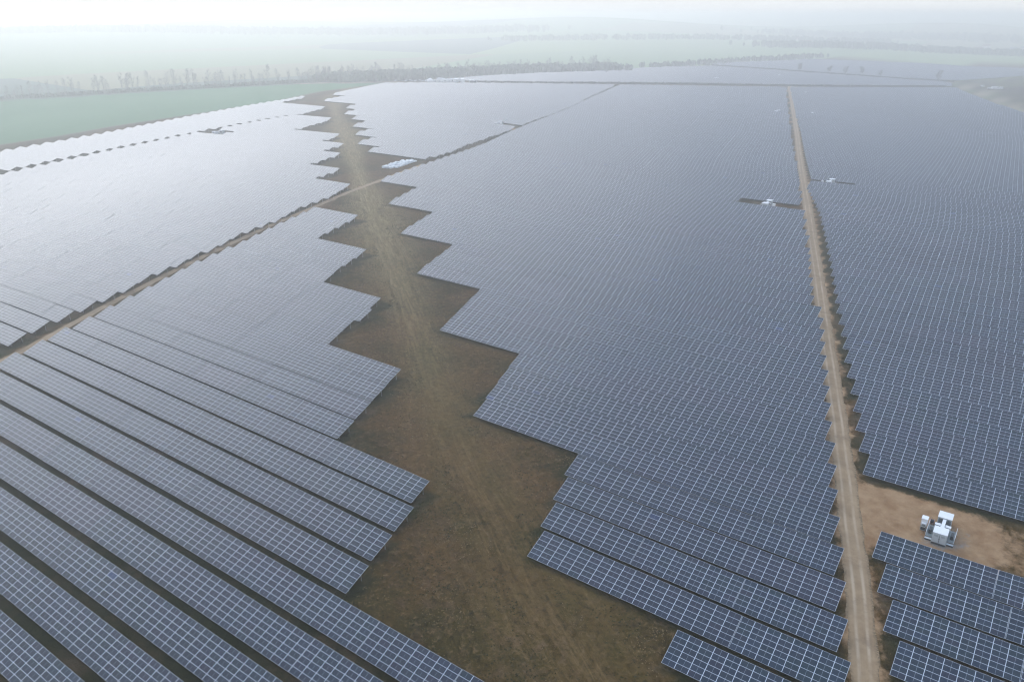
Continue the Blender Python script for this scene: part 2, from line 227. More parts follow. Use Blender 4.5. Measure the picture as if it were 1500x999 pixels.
ROWS=[["C",-5,-25.0,1.8,0],["C",-4,-27.5,-0.8,0],["C",-3,-30.0,-3.4,0],["C",-2,-32.5,-5.9,0],["C",-1,-35.0,-8.4,5710],["C",0,-65.0,-11.0,21097],["C",1,-67.5,-13.5,18839],["C",2,-69.9,-16.0,16513],["C",3,-72.3,-18.5,14572],["C",4,-102.2,-21.0,17132],["C",5,-104.7,-23.5,15375],["C",6,-107.1,-26.0,13862],["C",7,-109.5,-28.6,12523],["C",8,-139.4,-31.2,13717],["C",9,-141.8,-33.9,12534],["C",10,-144.3,-36.5,11490],["C",11,-146.8,-39.1,10564],["C",12,-176.6,-41.8,11225],["C",13,-179.1,-44.4,10403],["C",14,-181.5,-47.0,9663],["C",15,-184.0,-49.8,8982],["C",16,-213.8,-52.5,9378],["C",17,-216.2,-55.2,8770],["C",18,-218.7,-58.0,8215],["C",19,-221.2,-60.8,7709],["C",20,-251.0,-63.5,7975],["C",21,-253.4,-66.2,7518],["C",22,-255.9,-69.0,7097],["C",23,-258.4,-71.7,6710],["C",24,-287.0,-74.4,6881],["C",25,-288.3,-77.1,6509],["C",26,-289.7,-79.8,6163],["C",27,-291.0,-82.5,5840],["C",28,-292.3,-85.2,5539],["C",29,-293.7,-87.9,5258],["C",30,-295.0,-90.6,4995],["C",31,-296.4,-124.5,3722],["C",32,-297.8,-124.5,3624],["C",33,-299.2,-98.5,4311],["C",34,-300.6,-101.1,4110],["C",35,-302.0,-103.7,3922],["C",36,-304.0,-106.3,3752],["C",37,-306.0,-108.9,3592],["C",38,-308.0,-111.5,3442],["C",39,-310.7,-114.2,3308],["C",40,-313.3,-116.8,3182],["C",41,-316.0,-119.4,3064],["C",42,-318.7,-122.0,2954],["C",43,-321.3,-124.6,2851],["C",44,-324.0,-127.2,2755],["C",45,-326.3,-129.8,2663],["C",46,-328.7,-132.4,2578],["C",47,-331.0,-135.0,2499],["C",48,-333.3,-137.6,2425],["C",49,-335.7,-140.3,2356],["C",50,-338.0,-142.9,2291],["C",51,-340.1,-145.6,2228],["C",52,-342.2,-148.2,2168],["C",53,-344.3,-150.9,2109],["C",54,-346.4,-153.5,2053],["C",55,-348.5,-156.1,1997],["C",56,-350.6,-158.8,1944],["C",57,-352.7,-161.4,1891],["C",58,-354.8,-164.1,1840],["C",59,-356.9,-166.7,1791],["C",60,-359.0,-169.4,1742],["C",61,-361.5,-173.5,1681],["C",62,-363.9,-175.9,1641],["C",63,-366.4,-178.4,1601],["C",64,-368.8,-180.8,1563],["C",65,-371.3,-183.3,1526],["C",66,-373.7,-185.7,1491],["C",67,-376.2,-188.2,1456],["C",68,-378.6,-190.6,1423],["C",69,-381.1,-195.1,1372],["C",70,-383.5,-197.5,1341],["C",71,-386.0,-200.0,1311],["C",72,-388.3,-202.3,1282],["C",73,-390.7,-204.7,1255],["C",74,-393.0,-207.0,1228],["C",75,-395.3,-209.3,1202],["C",76,-397.7,-211.7,1176],["C",77,-400.0,-216.0,1137],["C",78,-402.3,-218.3,1114],["C",79,-404.7,-220.7,1091],["C",80,-407.0,-223.0,1069],["C",81,-409.3,-225.3,1048],["C",82,-411.7,-227.7,1027],["C",83,-414.0,-232.0,994],["C",84,-416.3,-234.3,975],["C",85,-418.7,-236.7,956],["C",86,-421.0,-239.0,938],["C",87,-417.5,-241.5,895],["C",88,-409.9,-243.9,835],["C",89,-402.4,-246.4,777],["C",90,-394.8,-248.8,721],["C",91,-387.3,-251.3,665],["C",92,-379.8,-255.8,599],["C",93,-372.2,-258.2,546],["C",94,-366.7,-260.7,502],["C",95,-359.1,-263.1,450],["C",96,-351.6,-265.6,400],["C",97,-346.0,-268.0,358],["C",98,-338.5,-270.5,310],["C",99,-333.0,-273.0,270],["C",100,-325.4,-275.4,223],["C",101,-317.9,-277.9,177],["C",102,-312.3,-280.3,140],["C",103,-304.8,-282.8,96],["C",104,-299.2,-287.2,51],["D",-4,7.6,21.6,0],["D",-3,4.9,20.9,0],["D",-2,2.2,22.2,0],["D",-1,-0.5,21.5,0],["D",0,-3.2,20.8,0],["D",1,-5.9,22.1,4530],["D",2,-8.6,21.4,10574],["D",3,-11.3,20.7,10131],["D",4,-14.0,20.0,9675],["D",7,-21.4,20.6,8262],["D",8,-24.1,19.9,7916],["D",9,-26.8,21.2,7574],["D",10,-29.3,20.7,7241],["D",11,-31.9,20.1,6933],["D",12,-34.8,19.2,6684],["D",13,-37.5,20.5,6424],["D",14,-40.0,20.0,6164],["D",15,-42.6,19.4,5926],["D",16,-45.3,20.7,5709],["D",17,-48.0,20.0,5508],["D",18,-50.6,19.4,5303],["D",19,-53.2,20.8,5118],["D",20,-55.8,20.2,4938],["D",21,-58.4,19.6,4770],["D",22,-60.8,19.2,4603],["D",23,-63.4,20.6,4451],["D",24,-66.1,19.9,4315],["D",25,-68.7,19.3,4179],["D",26,-71.3,20.7,4049],["D",27,-73.9,20.1,3930],["D",28,-76.6,19.4,3817],["D",29,-79.4,20.6,3713],["D",30,-81.8,20.2,3600],["D",31,-84.7,19.3,3509],["D",32,-87.8,20.2,3428],["D",33,-90.7,19.3,3343],["D",34,-93.8,20.2,3269],["D",35,-96.8,19.2,3194],["D",36,-100.0,20.0,3125],["D",37,-103.4,20.6,3065],["D",38,-106.4,19.6,2996],["D",39,-108.2,19.8,2900],["D",40,-88.0,20.1,2272],["D",41,-87.0,20.3,2141],["D",42,-113.5,20.5,2646],["D",43,-116.1,19.9,2590],["D",44,-118.7,21.3,2538],["D",45,-121.4,20.6,2491],["D",46,-124.0,20.0,2448],["D",47,-126.6,21.4,2410],["D",48,-129.2,20.8,2376],["D",49,-131.8,22.2,2345],["D",50,-134.5,21.5,2317],["D",51,-137.1,20.9,2290],["D",52,-139.7,22.3,2265],["D",53,-142.3,21.7,2240],["D",54,-144.9,21.1,2215],["D",55,-147.6,22.4,2190],["D",56,-150.2,21.8,2165],["D",57,-152.8,21.2,2139],["D",58,-155.4,22.6,2113],["D",59,-158.0,22.0,2086],["D",60,-160.7,21.3,2060],["D",61,-163.3,22.7,2034],["D",62,-165.9,22.1,2008],["D",63,-168.5,21.5,1982],["D",64,-171.1,22.9,1956],["D",65,-173.8,22.2,1931],["D",66,-176.4,21.6,1906],["D",67,-179.0,23.0,1882],["D",68,-181.9,20.1,1860],["D",69,-184.8,19.2,1839],["D",70,-187.6,16.4,1818],["D",71,-190.5,13.5,1798],["D",72,-193.4,10.6,1778],["D",73,-196.2,9.8,1758],["D",74,-193.1,6.9,1689],["D",75,-196.0,4.0,1671],["D",76,-204.6,1.4,1699],["D",77,-207.1,-1.1,1678],["D",78,-209.7,-3.7,1658],["D",79,-212.3,-6.3,1639],["D",80,-214.9,-8.9,1620],["D",81,-217.4,-11.4,1601],["D",82,-220.0,-14.0,1583],["D",83,-222.7,-16.7,1566],["D",84,-225.5,-19.5,1549],["D",85,-228.2,-22.2,1533],["D",86,-230.9,-24.9,1517],["D",87,-233.6,-25.6,1501],["D",88,-236.4,-28.4,1486],["D",89,-239.1,-31.1,1471],["D",90,-241.8,-33.8,1456],["D",91,-244.5,-36.5,1442],["D",92,-247.3,-39.3,1428],["D",93,-250.0,-42.0,1414],["D",94,-252.7,-44.7,1396],["D",95,-255.5,-47.5,1365],["D",96,-258.2,-50.2,1335],["D",97,-260.9,-52.9,1306],["D",98,-263.6,-55.6,1278],["D",99,-266.4,-58.4,1251],["D",100,-263.1,-61.1,1196],["D",101,-265.8,-63.8,1171],["D",102,-274.5,-66.5,1174],["D",103,-277.3,-71.3,1137],["D",104,-280.0,-74.0,1114],["D",105,-282.7,-76.7,1091],["D",106,-285.4,-79.4,1070],["D",107,-280.1,-82.1,1015],["D",108,-272.9,-84.9,954],["D",109,-267.6,-87.6,902],["D",110,-262.3,-90.3,851],["D",111,-255.0,-93.0,793],["D",112,-249.7,-95.7,745],["D",113,-242.4,-98.4,689],["D",114,-237.1,-101.1,643],["D",115,-229.9,-103.9,590],["D",116,-224.6,-106.6,546],["D",117,-217.3,-109.3,495],["D",118,-210.0,-112.0,445],["D",119,-204.7,-114.7,404],["D",120,-197.4,-117.4,355],["D",121,-190.1,-120.1,308],["D",122,-182.9,-122.9,262],["D",123,-175.6,-125.6,216],["D",124,-166.3,-128.3,163],["D",125,-159.0,-131.0,119],["D",126,-149.0,-133.0,68],["D",127,-141.0,-135.0,25],["A",-11,-83.4,-10.8,0],["A",-10,-104.6,-13.2,0],["A",-9,-125.9,-15.6,0],["A",-8,-147.3,-18.0,2159],["A",-7,-168.7,-47.8,8877],["A",-6,-190.2,-50.2,15083],["A",-5,-211.8,-52.6,20542],["A",-4,-224.6,-55.0,25415],["A",-3,-224.6,-85.0,17140],["A",-2,-224.6,-87.5,16712],["A",-1,-226.6,-90.0,15523],["A",0,-229.6,-92.2,14431],["A",1,-231.6,-121.0,9295],["A",2,-234.3,-123.9,8645],["A",3,-237.0,-126.8,8054],["A",4,-239.7,-129.7,7516],["A",5,-242.5,-159.0,4769],["A",6,-245.6,-161.6,4517],["A",7,-248.6,-164.2,4284],["A",8,-250.8,-166.8,4037],["A",9,-252.9,-197.5,2293],["A",10,-254.6,-200.2,2144],["A",11,-257.3,-202.9,2037],["A",12,-259.9,-205.6,1938],["A",13,-262.6,-236.0,836],["A",14,-264.9,-238.0,811],["A",15,-267.3,-240.0,787],["A",16,-269.6,-242.0,764],["B",-4,-233.5,-227.5,0],["B",-3,-255.3,-229.3,0],["B",-2,-277.3,-233.3,0],["B",-1,-299.4,-235.4,228],["B",0,-321.6,-237.6,936],["B",1,-344.0,-240.0,1508],["B",2,-366.6,-242.6,1970],["B",3,-389.3,-243.3,2436],["B",4,-412.2,-246.2,2737],["B",5,-435.0,-249.0,2990],["B",6,-457.8,-251.8,3200],["B",7,-480.3,-254.3,3387],["B",8,-502.6,-256.6,3549],["B",9,-524.6,-258.6,3696],["G",10,-546.5,-538.0,0],["B",10,-529.6,-260.5,3824],["G",11,-568.3,-537.4,0],["B",11,-529.0,-264.3,3872],["G",12,-590.0,-536.9,0],["B",12,-528.5,-266.0,3970],["G",13,-609.0,-536.3,0],["B",13,-527.9,-269.0,4015],["G",14,-608.0,-535.8,0],["B",14,-527.4,-270.0,4106],["G",15,-606.9,-535.2,0],["B",15,-526.8,-272.9,4106],["G",16,-605.9,-534.7,116],["B",16,-526.3,-275.9,3947],["G",17,-604.8,-534.2,277],["B",17,-525.8,-278.8,3795],["G",18,-603.8,-533.7,426],["B",18,-525.3,-279.8,3694],["G",19,-602.4,-533.2,564],["B",19,-524.8,-282.4,3557],["G",20,-600.7,-532.7,567],["B",20,-524.3,-284.7,3433],["G",21,-599.0,-532.2,553],["B",21,-523.8,-289.0,3271],["G",22,-597.4,-530.7,548],["B",22,-524.3,-319.4,2636],["G",23,-595.7,-530.2,534],["B",23,-523.8,-319.7,2576],["G",24,-594.2,-529.7,520],["B",24,-523.3,-322.2,2482],["G",25,-593.0,-529.2,509],["B",25,-522.8,-351.0,1981],["G",26,-591.8,-528.5,501],["B",26,-522.0,-351.8,1927],["G",27,-590.6,-526.9,499],["B",27,-522.1,-354.6,1854],["G",28,-590.1,-526.1,495],["B",28,-521.4,-356.1,1792],["G",29,-590.1,-525.4,494],["B",29,-520.6,-374.1,1520],["G",30,-590.0,-524.6,493],["B",30,-519.9,-376.0,1463],["G",31,-590.0,-523.9,492],["B",31,-494.0,-378.0,1193],["G",32,-590.0,-523.1,491],["B",32,-494.0,-402.0,899],["G",33,-590.0,-522.4,490],["B",33,-517.6,-404.0,1056],["G",34,-590.0,-521.6,489],["B",34,-516.9,-406.0,1011],["G",35,-590.0,-520.9,487],["B",35,-516.1,-458.0,487],["G",36,-590.0,-520.1,486],["B",36,-515.4,-458.0,473],["G",37,-590.0,-519.4,484],["B",37,-514.6,-460.0,442],["G",38,-590.0,-518.6,482],["B",38,-513.9,-462.0,412],["G",39,-590.0,-517.9,480],["B",39,-513.1,-464.0,383],["G",40,-590.0,-517.1,477],["B",40,-512.4,-466.0,354],["B",41,-590.0,-512.0,505],["B",42,-590.0,-512.0,497],["G",43,-590.0,-514.0,474],["G",44,-590.0,-516.0,452],["G",45,-590.0,-518.0,430],["G",46,-590.0,-582.0,43],["G",47,-590.0,-584.0,32],["G",48,-590.7,-584.7,31],["G",49,-593.0,-587.0,30],["G",50,-593.6,-587.6,30],["H",31,-352.0,-306.0,638],["H",32,-353.0,-305.0,650],["H",33,-377.0,-307.0,892],["H",34,-378.0,-308.0,869],["H",35,-379.0,-311.0,820],["H",36,-404.0,-312.0,1048],["H",37,-405.0,-315.0,997],["H",38,-406.0,-316.0,972],["H",39,-431.0,-319.0,1145],["H",40,-432.0,-320.0,1117],["H",41,-433.0,-323.0,1069],["H",42,-457.0,-325.0,1219],["H",43,-458.0,-326.0,1191],["H",44,-482.0,-328.0,1323],["H",45,-483.0,-329.0,1293],["H",46,-484.0,-332.0,1244],["H",47,-505.0,-358.0,1117],["H",48,-506.0,-358.0,1101],["H",49,-507.0,-339.0,1252],["H",50,-558.0,-342.0,1491],["H",51,-559.0,-343.0,1460],["H",52,-560.0,-346.0,1413],["H",53,-561.0,-347.0,1384],["H",54,-562.0,-350.0,1341],["H",55,-590.0,-352.0,1435],["H",56,-593.0,-353.0,1417],["H",57,-596.0,-356.0,1385],["H",58,-599.0,-357.0,1369],["H",59,-602.0,-360.0,1339],["H",60,-605.0,-363.0,1310],["H",61,-608.0,-364.0,1297],["H",62,-611.0,-367.0,1270],["H",63,-614.0,-368.0,1257],["H",64,-617.0,-371.0,1232],["H",65,-620.0,-374.0,1207],["H",66,-623.0,-377.0,1183],["H",67,-626.0,-378.0,1172],["H",68,-629.0,-381.0,1150],["H",69,-618.0,-384.0,1078],["H",70,-609.0,-387.0,1014],["H",71,-600.0,-388.0,963],["H",72,-589.0,-391.0,894],["H",73,-576.0,-394.0,818],["H",74,-563.0,-397.0,743],["H",75,-548.0,-398.0,672],["H",76,-535.0,-401.0,598],["H",77,-522.0,-404.0,524],["H",78,-509.0,-407.0,452],["H",79,-496.0,-408.0,389],["H",80,-483.0,-411.0,317],["H",81,-472.0,-414.0,254],["H",82,-461.0,-417.0,192],["H",83,-452.0,-418.0,147],["H",84,-443.0,-421.0,95],["H",85,-434.0,-424.0,43],["E",79,-610.0,-600.0,33],["E",80,-610.0,-580.0,100],["E",81,-608.0,-562.0,155],["E",82,-608.0,-546.0,209],["E",83,-608.0,-528.0,272],["E",84,-608.0,-512.0,327],["E",85,-606.0,-498.0,369],["E",86,-604.0,-486.0,404],["E",87,-602.0,-476.0,431],["E",88,-600.0,-466.0,459],["E",89,-598.0,-456.0,486],["E",90,-594.0,-448.0,499],["E",91,-592.0,-440.0,518],["E",92,-590.0,-432.0,538],["E",93,-586.0,-424.0,551],["E",94,-584.0,-416.0,570],["E",95,-582.0,-408.0,589],["E",96,-580.0,-400.0,607],["E",97,-576.0,-394.0,613],["E",98,-574.0,-386.0,631],["E",99,-570.0,-380.0,636],["E",100,-568.0,-372.0,654],["E",101,-564.0,-366.0,659],["E",102,-562.0,-358.0,677],["E",103,-558.0,-352.0,682],["E",104,-556.0,-346.0,692],["E",105,-552.0,-340.0,696],["E",106,-550.0,-332.0,714],["E",107,-546.0,-326.0,718],["E",108,-544.0,-320.0,728],["E",109,-540.0,-314.0,732],["E",110,-538.0,-306.0,750],["E",111,-534.0,-300.0,754],["E",112,-532.0,-294.0,763],["E",113,-528.0,-288.0,767],["E",114,-526.0,-282.0,776],["E",115,-522.0,-276.0,780],["E",116,-520.0,-270.0,789],["E",117,-518.0,-264.0,798],["E",118,-514.0,-256.0,809],["E",119,-512.0,-250.0,818],["E",120,-508.0,-244.0,821],["E",121,-506.0,-236.0,838],["E",122,-504.0,-230.0,846],["E",123,-500.0,-224.0,849],["E",124,-496.0,-216.0,860],["E",125,-490.0,-210.0,859],["E",126,-486.0,-202.0,869],["E",127,-480.0,-196.0,868],["E",128,-474.0,-188.0,874],["E",129,-470.0,-180.0,884],["E",130,-464.0,-172.0,890],["E",131,-416.0,-162.0,798],["E",132,-378.0,-154.0,720],["E",133,-348.0,-146.0,660],["E",134,-324.0,-148.0,578],["E",135,-300.0,-148.0,502],["E",136,-274.0,-152.0,405],["E",137,-240.0,-158.0,274],["E",138,-190.0,-164.0,89],["F",135,-474.0,-420.0,129],["F",136,-478.0,-376.0,247],["F",137,-480.0,-348.0,323],["F",138,-484.0,-328.0,382],["F",139,-482.0,-308.0,429],["F",140,-480.0,-286.0,481],["F",141,-476.0,-264.0,531],["F",142,-474.0,-210.0,682],["F",143,-470.0,-194.0,716],["F",144,-468.0,-174.0,768],["F",145,-464.0,-162.0,790],["F",146,-462.0,-154.0,803],["F",147,-458.0,-152.0,793],["F",148,-456.0,-148.0,794],["F",149,-452.0,-146.0,784],["F",150,-450.0,-142.0,784],["F",151,-446.0,-138.0,780],["F",152,-444.0,-136.0,775],["F",153,-442.0,-132.0,775],["F",154,-438.0,-130.0,765],["F",155,-436.0,-126.0,766],["F",156,-434.0,-122.0,766],["F",157,-432.0,-118.0,767],["F",158,-428.0,-116.0,757],["F",159,-426.0,-112.0,758],["F",160,-424.0,-108.0,758],["F",161,-422.0,-104.0,758],["F",162,-420.0,-100.0,759],["F",163,-416.0,-98.0,750],["F",164,-414.0,-94.0,750],["F",165,-412.0,-90.0,750],["F",166,-410.0,-86.0,751],["F",167,-408.0,-82.0,738],["F",168,-406.0,-78.0,726],["F",169,-404.0,-72.0,714],["F",170,-398.0,-68.0,694],["F",171,-386.0,-64.0,664],["F",172,-376.0,-60.0,638],["F",173,-366.0,-54.0,612],["F",174,-356.0,-50.0,586],["F",175,-346.0,-44.0,560],["F",176,-338.0,-38.0,539],["F",177,-328.0,-32.0,513],["F",178,-320.0,-30.0,492],["F",179,-310.0,-30.0,468],["F",180,-300.0,-30.0,443],["F",181,-292.0,-34.0,422],["F",182,-282.0,-40.0,398],["F",183,-272.0,-48.0,374],["F",184,-262.0,-58.0,350],["F",185,-244.0,-68.0,312],["F",186,-164.0,-78.0,147],["F",187,-140.0,-92.0,93]]
SKYMIX=.99; SKYGREY=(7.25,7.35,7.3); SKYTOP=(-3.2,-1.4,2.0); GLOW=(20.5,20.5,20.5); SKYSTR=.12; SUNE=.5; SUNA=70; HAZEC=(1,1,1); HAZED=.00073; HAZEG=.64; HAZET=100; EXPO=0.12
# ---------------------------------------------------------------- plan of the site (world metres)
def seg_dist(X,Y,pl):
    best=np.full(X.shape,1e9); al=np.zeros(X.shape); sd=np.zeros(X.shape); acc=0
    for (x0,y0),(x1,y1) in zip(pl[:-1],pl[1:]):
        dx,dy=x1-x0,y1-y0; L=math.hypot(dx,dy); t=np.clip(((X-x0)*dx+(Y-y0)*dy)/L/L,0,1)
        ex,ey=X-x0-t*dx,Y-y0-t*dy; d=np.hypot(ex,ey); m=d<best
        best=np.where(m,d,best); al=np.where(m,acc+t*L,al); sd=np.where(m,np.sign(dx*ey-dy*ex)*d,sd); acc+=L
    return best,al,sd
def inside(X,Y,pl):
    r=np.zeros(X.shape,bool); n=len(pl)
    for i in range(n):
        x0,y0=pl[i]; x1,y1=pl[(i+1)%n]
        c=((y0>Y)!=(y1>Y))&(X<(x1-x0)*(Y-y0)/(y1-y0+1e-12)+x0); r^=c
    return r
def soft_in(X,Y,pl,w):
    d,_,_=seg_dist(X,Y,pl+[pl[0]]); s=np.where(inside(X,Y,pl),d,-d); return np.clip(.5+s/(2*w),0,1)
def lerp_pts(pl,step):
    out=[]
    for (x0,y0),(x1,y1) in zip(pl[:-1],pl[1:]):
        n=max(1,int(math.hypot(x1-x0,y1-y0)/step))
        out+=[(x0+(x1-x0)*i/n,y0+(y1-y0)*i/n) for i in range(n)]
    return out+[pl[-1]]
def smooth_pl(pl,step=6,it=3):
    p=np.array(lerp_pts(pl,step))
    for _ in range(it): p[1:-1]=(p[:-2]+2*p[1:-1]+p[2:])/4
    return [tuple(q) for q in p]
ROAD_C=smooth_pl([(-3,80)]+D['road_c']+[(-305,1040)]); 
ROAD_D=smooth_pl([(-221,30)]+D['diag'])
STRIP=smooth_pl([(-10,52)]+D['strip'])
# ---------------------------------------------------------------- ground, one sheet to the horizon
def axis(lo,hi,step,far_lo,far_hi):
    a=list(np.arange(lo,hi+.1,step)); s=step
    while a[-1]<far_hi: s*=1.16; a.append(a[-1]+s)
    s=step; b=[]; x=lo
    while x>far_lo: s*=1.16; x-=s; b.append(x)
    return np.array(b[::-1]+a)
gx=axis(-700,70,3.0,-6200,5200); gy=axis(25,560,3.0,-500,7600)
GX,GY=np.meshgrid(gx,gy); GZ=G(GX,GY)
nx,ny=len(gx),len(gy)
verts=np.stack([GX,GY,GZ],-1).reshape(-1,3)
idx=np.arange(nx*ny).reshape(ny,nx)
faces=np.stack([idx[:-1,:-1],idx[:-1,1:],idx[1:,1:],idx[1:,:-1]],-1).reshape(-1,4)
me=bpy.data.meshes.new('ground'); me.vertices.add(len(verts)); me.vertices.foreach_set('co',verts.ravel())
me.loops.add(faces.size); me.loops.foreach_set('vertex_index',faces.ravel()); me.polygons.add(len(faces))
me.polygons.foreach_set('loop_start',np.arange(0,faces.size,4)); me.polygons.foreach_set('use_smooth',np.ones(len(faces),bool)); me.update(calc_edges=True); me.validate()
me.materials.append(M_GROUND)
def set_attr(n,a):
    at=me.attributes.new(n,'FLOAT','POINT'); at.data.foreach_set('value',a.astype(np.float32).ravel())
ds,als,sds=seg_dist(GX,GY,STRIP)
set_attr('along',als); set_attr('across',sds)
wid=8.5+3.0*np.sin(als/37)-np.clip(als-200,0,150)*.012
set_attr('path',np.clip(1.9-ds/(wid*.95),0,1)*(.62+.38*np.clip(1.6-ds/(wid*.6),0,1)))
dc,_,_=seg_dist(GX,GY,ROAD_C); dd,_,_=seg_dist(GX,GY,ROAD_D)
sand=np.maximum(np.clip(1-(dc-2.0)/2.2,0,1)*.72,np.clip(1-(dd-1.3)/1.6,0,1)*.6)
PADS=[([(-24,137),(-19,155.5),(-6,155),(2,154.5),(4,148),(3,141),(6,139.5),(-12,138.5),(-15,134)],1.3,1.0),([(0,154),(22,155),(22,138),(2,138)],3,.56),
      ([(-124,Y0+31*RP-3),(-92,Y0+31*RP-3),(-92,Y0+31*RP+7),(-124,Y0+31*RP+5)],1.2,.9),
      ([(-115,Y0+40*RP-3),(-88,Y0+40*RP-3),(-88,Y0+40*RP+6),(-115,Y0+40*RP+11)],1.2,.9),
      ([(-352,Y0+47*RP-1),(-334,Y0+47*RP-3),(-330,Y0+47*RP+6),(-352,Y0+47*RP+5)],1.2,.8)]
for pl,w,k in PADS: sand=np.maximum(sand,soft_in(GX,GY,pl,w)*k)
set_attr('sand',sand)
farm=np.zeros(GX.shape)  # mask of row ground, where shade is put into the grass colour
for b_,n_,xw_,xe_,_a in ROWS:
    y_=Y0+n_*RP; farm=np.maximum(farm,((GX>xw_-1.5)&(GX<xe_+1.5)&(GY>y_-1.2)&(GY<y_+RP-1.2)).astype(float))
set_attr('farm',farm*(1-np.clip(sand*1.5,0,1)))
rr_=np.hypot((GX+5.0)/4.3,(GY-145.8)/4.6); set_attr('gravel',np.clip(1.45-np.abs(rr_-.75)*2.2,0,1)*.55)
cl=np.clip(1-np.abs(ds-17)/13,0,1)*(als<330)*.6+np.clip(1-np.hypot((GX-6)/12,(GY-146)/7),0,1)+np.clip(1-np.hypot((GX+52)/16,(GY-84)/10),0,1)*.9
set_attr('clay',np.clip(cl,0,1))
wheat_pl=D['field_near']+D['field_far'][::-1]+[(-2200,-200),(-900,-300)]
wheat=soft_in(GX,GY,wheat_pl,2.5); set_attr('wheat',wheat)
plough=soft_in(GX,GY,D['brown'],4); set_attr('ploughed',plough)
verge,_,_=seg_dist(GX,GY,D['field_near']); 
trk,_,_=seg_dist(GX,GY,D['brown_track']); pale=np.maximum(np.clip(1.4-trk/9,0,1)*.8,0); pale=np.maximum(pale,np.clip(1.3-verge/3.5,0,1)*.30*(1-wheat)); pale=np.maximum(pale,np.clip(1.0-np.abs(seg_dist(GX,GY,D['pale'])[0])/16,0,1)*1.3)
set_attr('pale',np.clip(pale,0,1)*(1-wheat))
site=D['field_near'][:]+[(-660,760),(-560,960),(-500,1170),(-480,1230)]+[(-400,1580),(-330,1640),(-150,1760),(0,1900),(40,1650),(-86,1475),(-155,1300),(-152,1239),(-92,1022),(16,687),(90,460),(200,200),(200,-300),(-700,-300)]
set_attr('far',1-soft_in(GX,GY,site,6))
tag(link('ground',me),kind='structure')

def ribbon(name,pl,w,lift,jit=.25,n=7):
    P=np.array(pl); t=np.gradient(P,axis=0); t/=np.linalg.norm(t,axis=1)[:,None]; nr=np.stack([t[:,1],-t[:,0]],1)
    v=[];uv=[];acc=0
    for i,(p,q) in enumerate(zip(P,nr)):
        if i: acc+=np.linalg.norm(P[i]-P[i-1])
        for j in range(n):
            a=(j/(n-1)-.5)*w
            if j in(0,n-1): a+=random.uniform(-jit,jit)
            x,y=p+q*a; v.append((x,y,Gf(x,y)+lift)); uv.append((j/(n-1),acc))
    f=[];u=[]
    for i in range(len(P)-1):
        for j in range(n-1):
            a=i*n+j; q=(a,a+1,a+n+1,a+n); f.append(q); u+=[uv[k] for k in q]
    m_=new_mesh(name,v,f,[M_ROAD],None,u,True)
    return tag(link(name,m_),kind='structure')
ribbon('dirt_road',lerp_pts(ROAD_C,1.5) if False else smooth_pl(ROAD_C,2,4),4.3,.035)
ribbon('dirt_track',smooth_pl(ROAD_D,2,4),2.9,.035)

# ---------------------------------------------------------------- solar rows
CT,ST=math.cos(TILT),math.sin(TILT); SL=6.0; GAP=.09; TH=.045
def slab(k):
    L=k*MW/2; v=[];f=[];uv=[];mi=[]
    def P_(x,s,d): return (x, s*CT+d*ST, s*ST-d*CT)
    for x,s in ((-L,0),(L,0),(L,SL),(-L,SL)): v.append(P_(x,s,0))
    for x,s in ((-L,0),(L,0),(L,SL),(-L,SL)): v.append(P_(x,s,TH))
    f=[(0,1,2,3),(7,6,5,4),(0,4,5,1),(1,5,6,2),(2,6,7,3),(3,7,4,0)]; mi=[0,1,2,2,2,2]
    uv=[(0,0),(k,0),(k,6),(0,6)]+[(0,0)]*20
    return new_mesh('panel_table',v,f,[M_PANEL,M_BACK,M_STEEL],mi,uv)
def frame(k):
    m=MB(); L=k*MW/2
    R=Matrix.Rotation(TILT,4,'X')
    for s in (.9,3.0,5.1): m.box(-L+.05,L-.05,s-.05,s+.05,-TH-.13,-TH-.01,0,R)
    npost=max(2,round(k/3)+1)
    for i in range(npost):
        x=-L+.6+(2*L-1.2)*i/(npost-1)
        m.box(x-.04,x+.04,.35,5.65,-TH-.26,-TH-.14,0,R)
        for s in (1.3,4.6): m.box(x-.05,x+.05,s*CT-.04,s*CT+.04,-1.3,s*ST-.28)
    return m.mesh('support_frame',[M_STEEL])
SLABS={k:slab(k) for k in range(1,19)}; FRAMES={k:frame(k) for k in range(1,19)}
TABLE={'A':9,'B':9,'C':9,'D':9,'H':18,'G':18}
def table_list(xw,xe,k):
    N=max(2,round((xe-xw)/(MW+GAP/k))); out=[]; x=xw
    while N>0:
        q=min(k,N)
        if N-q==1: q=N if q<k else q-1 or 1
        out.append((x+q*MW/2,q)); x+=q*MW+GAP; N-=q
    return out
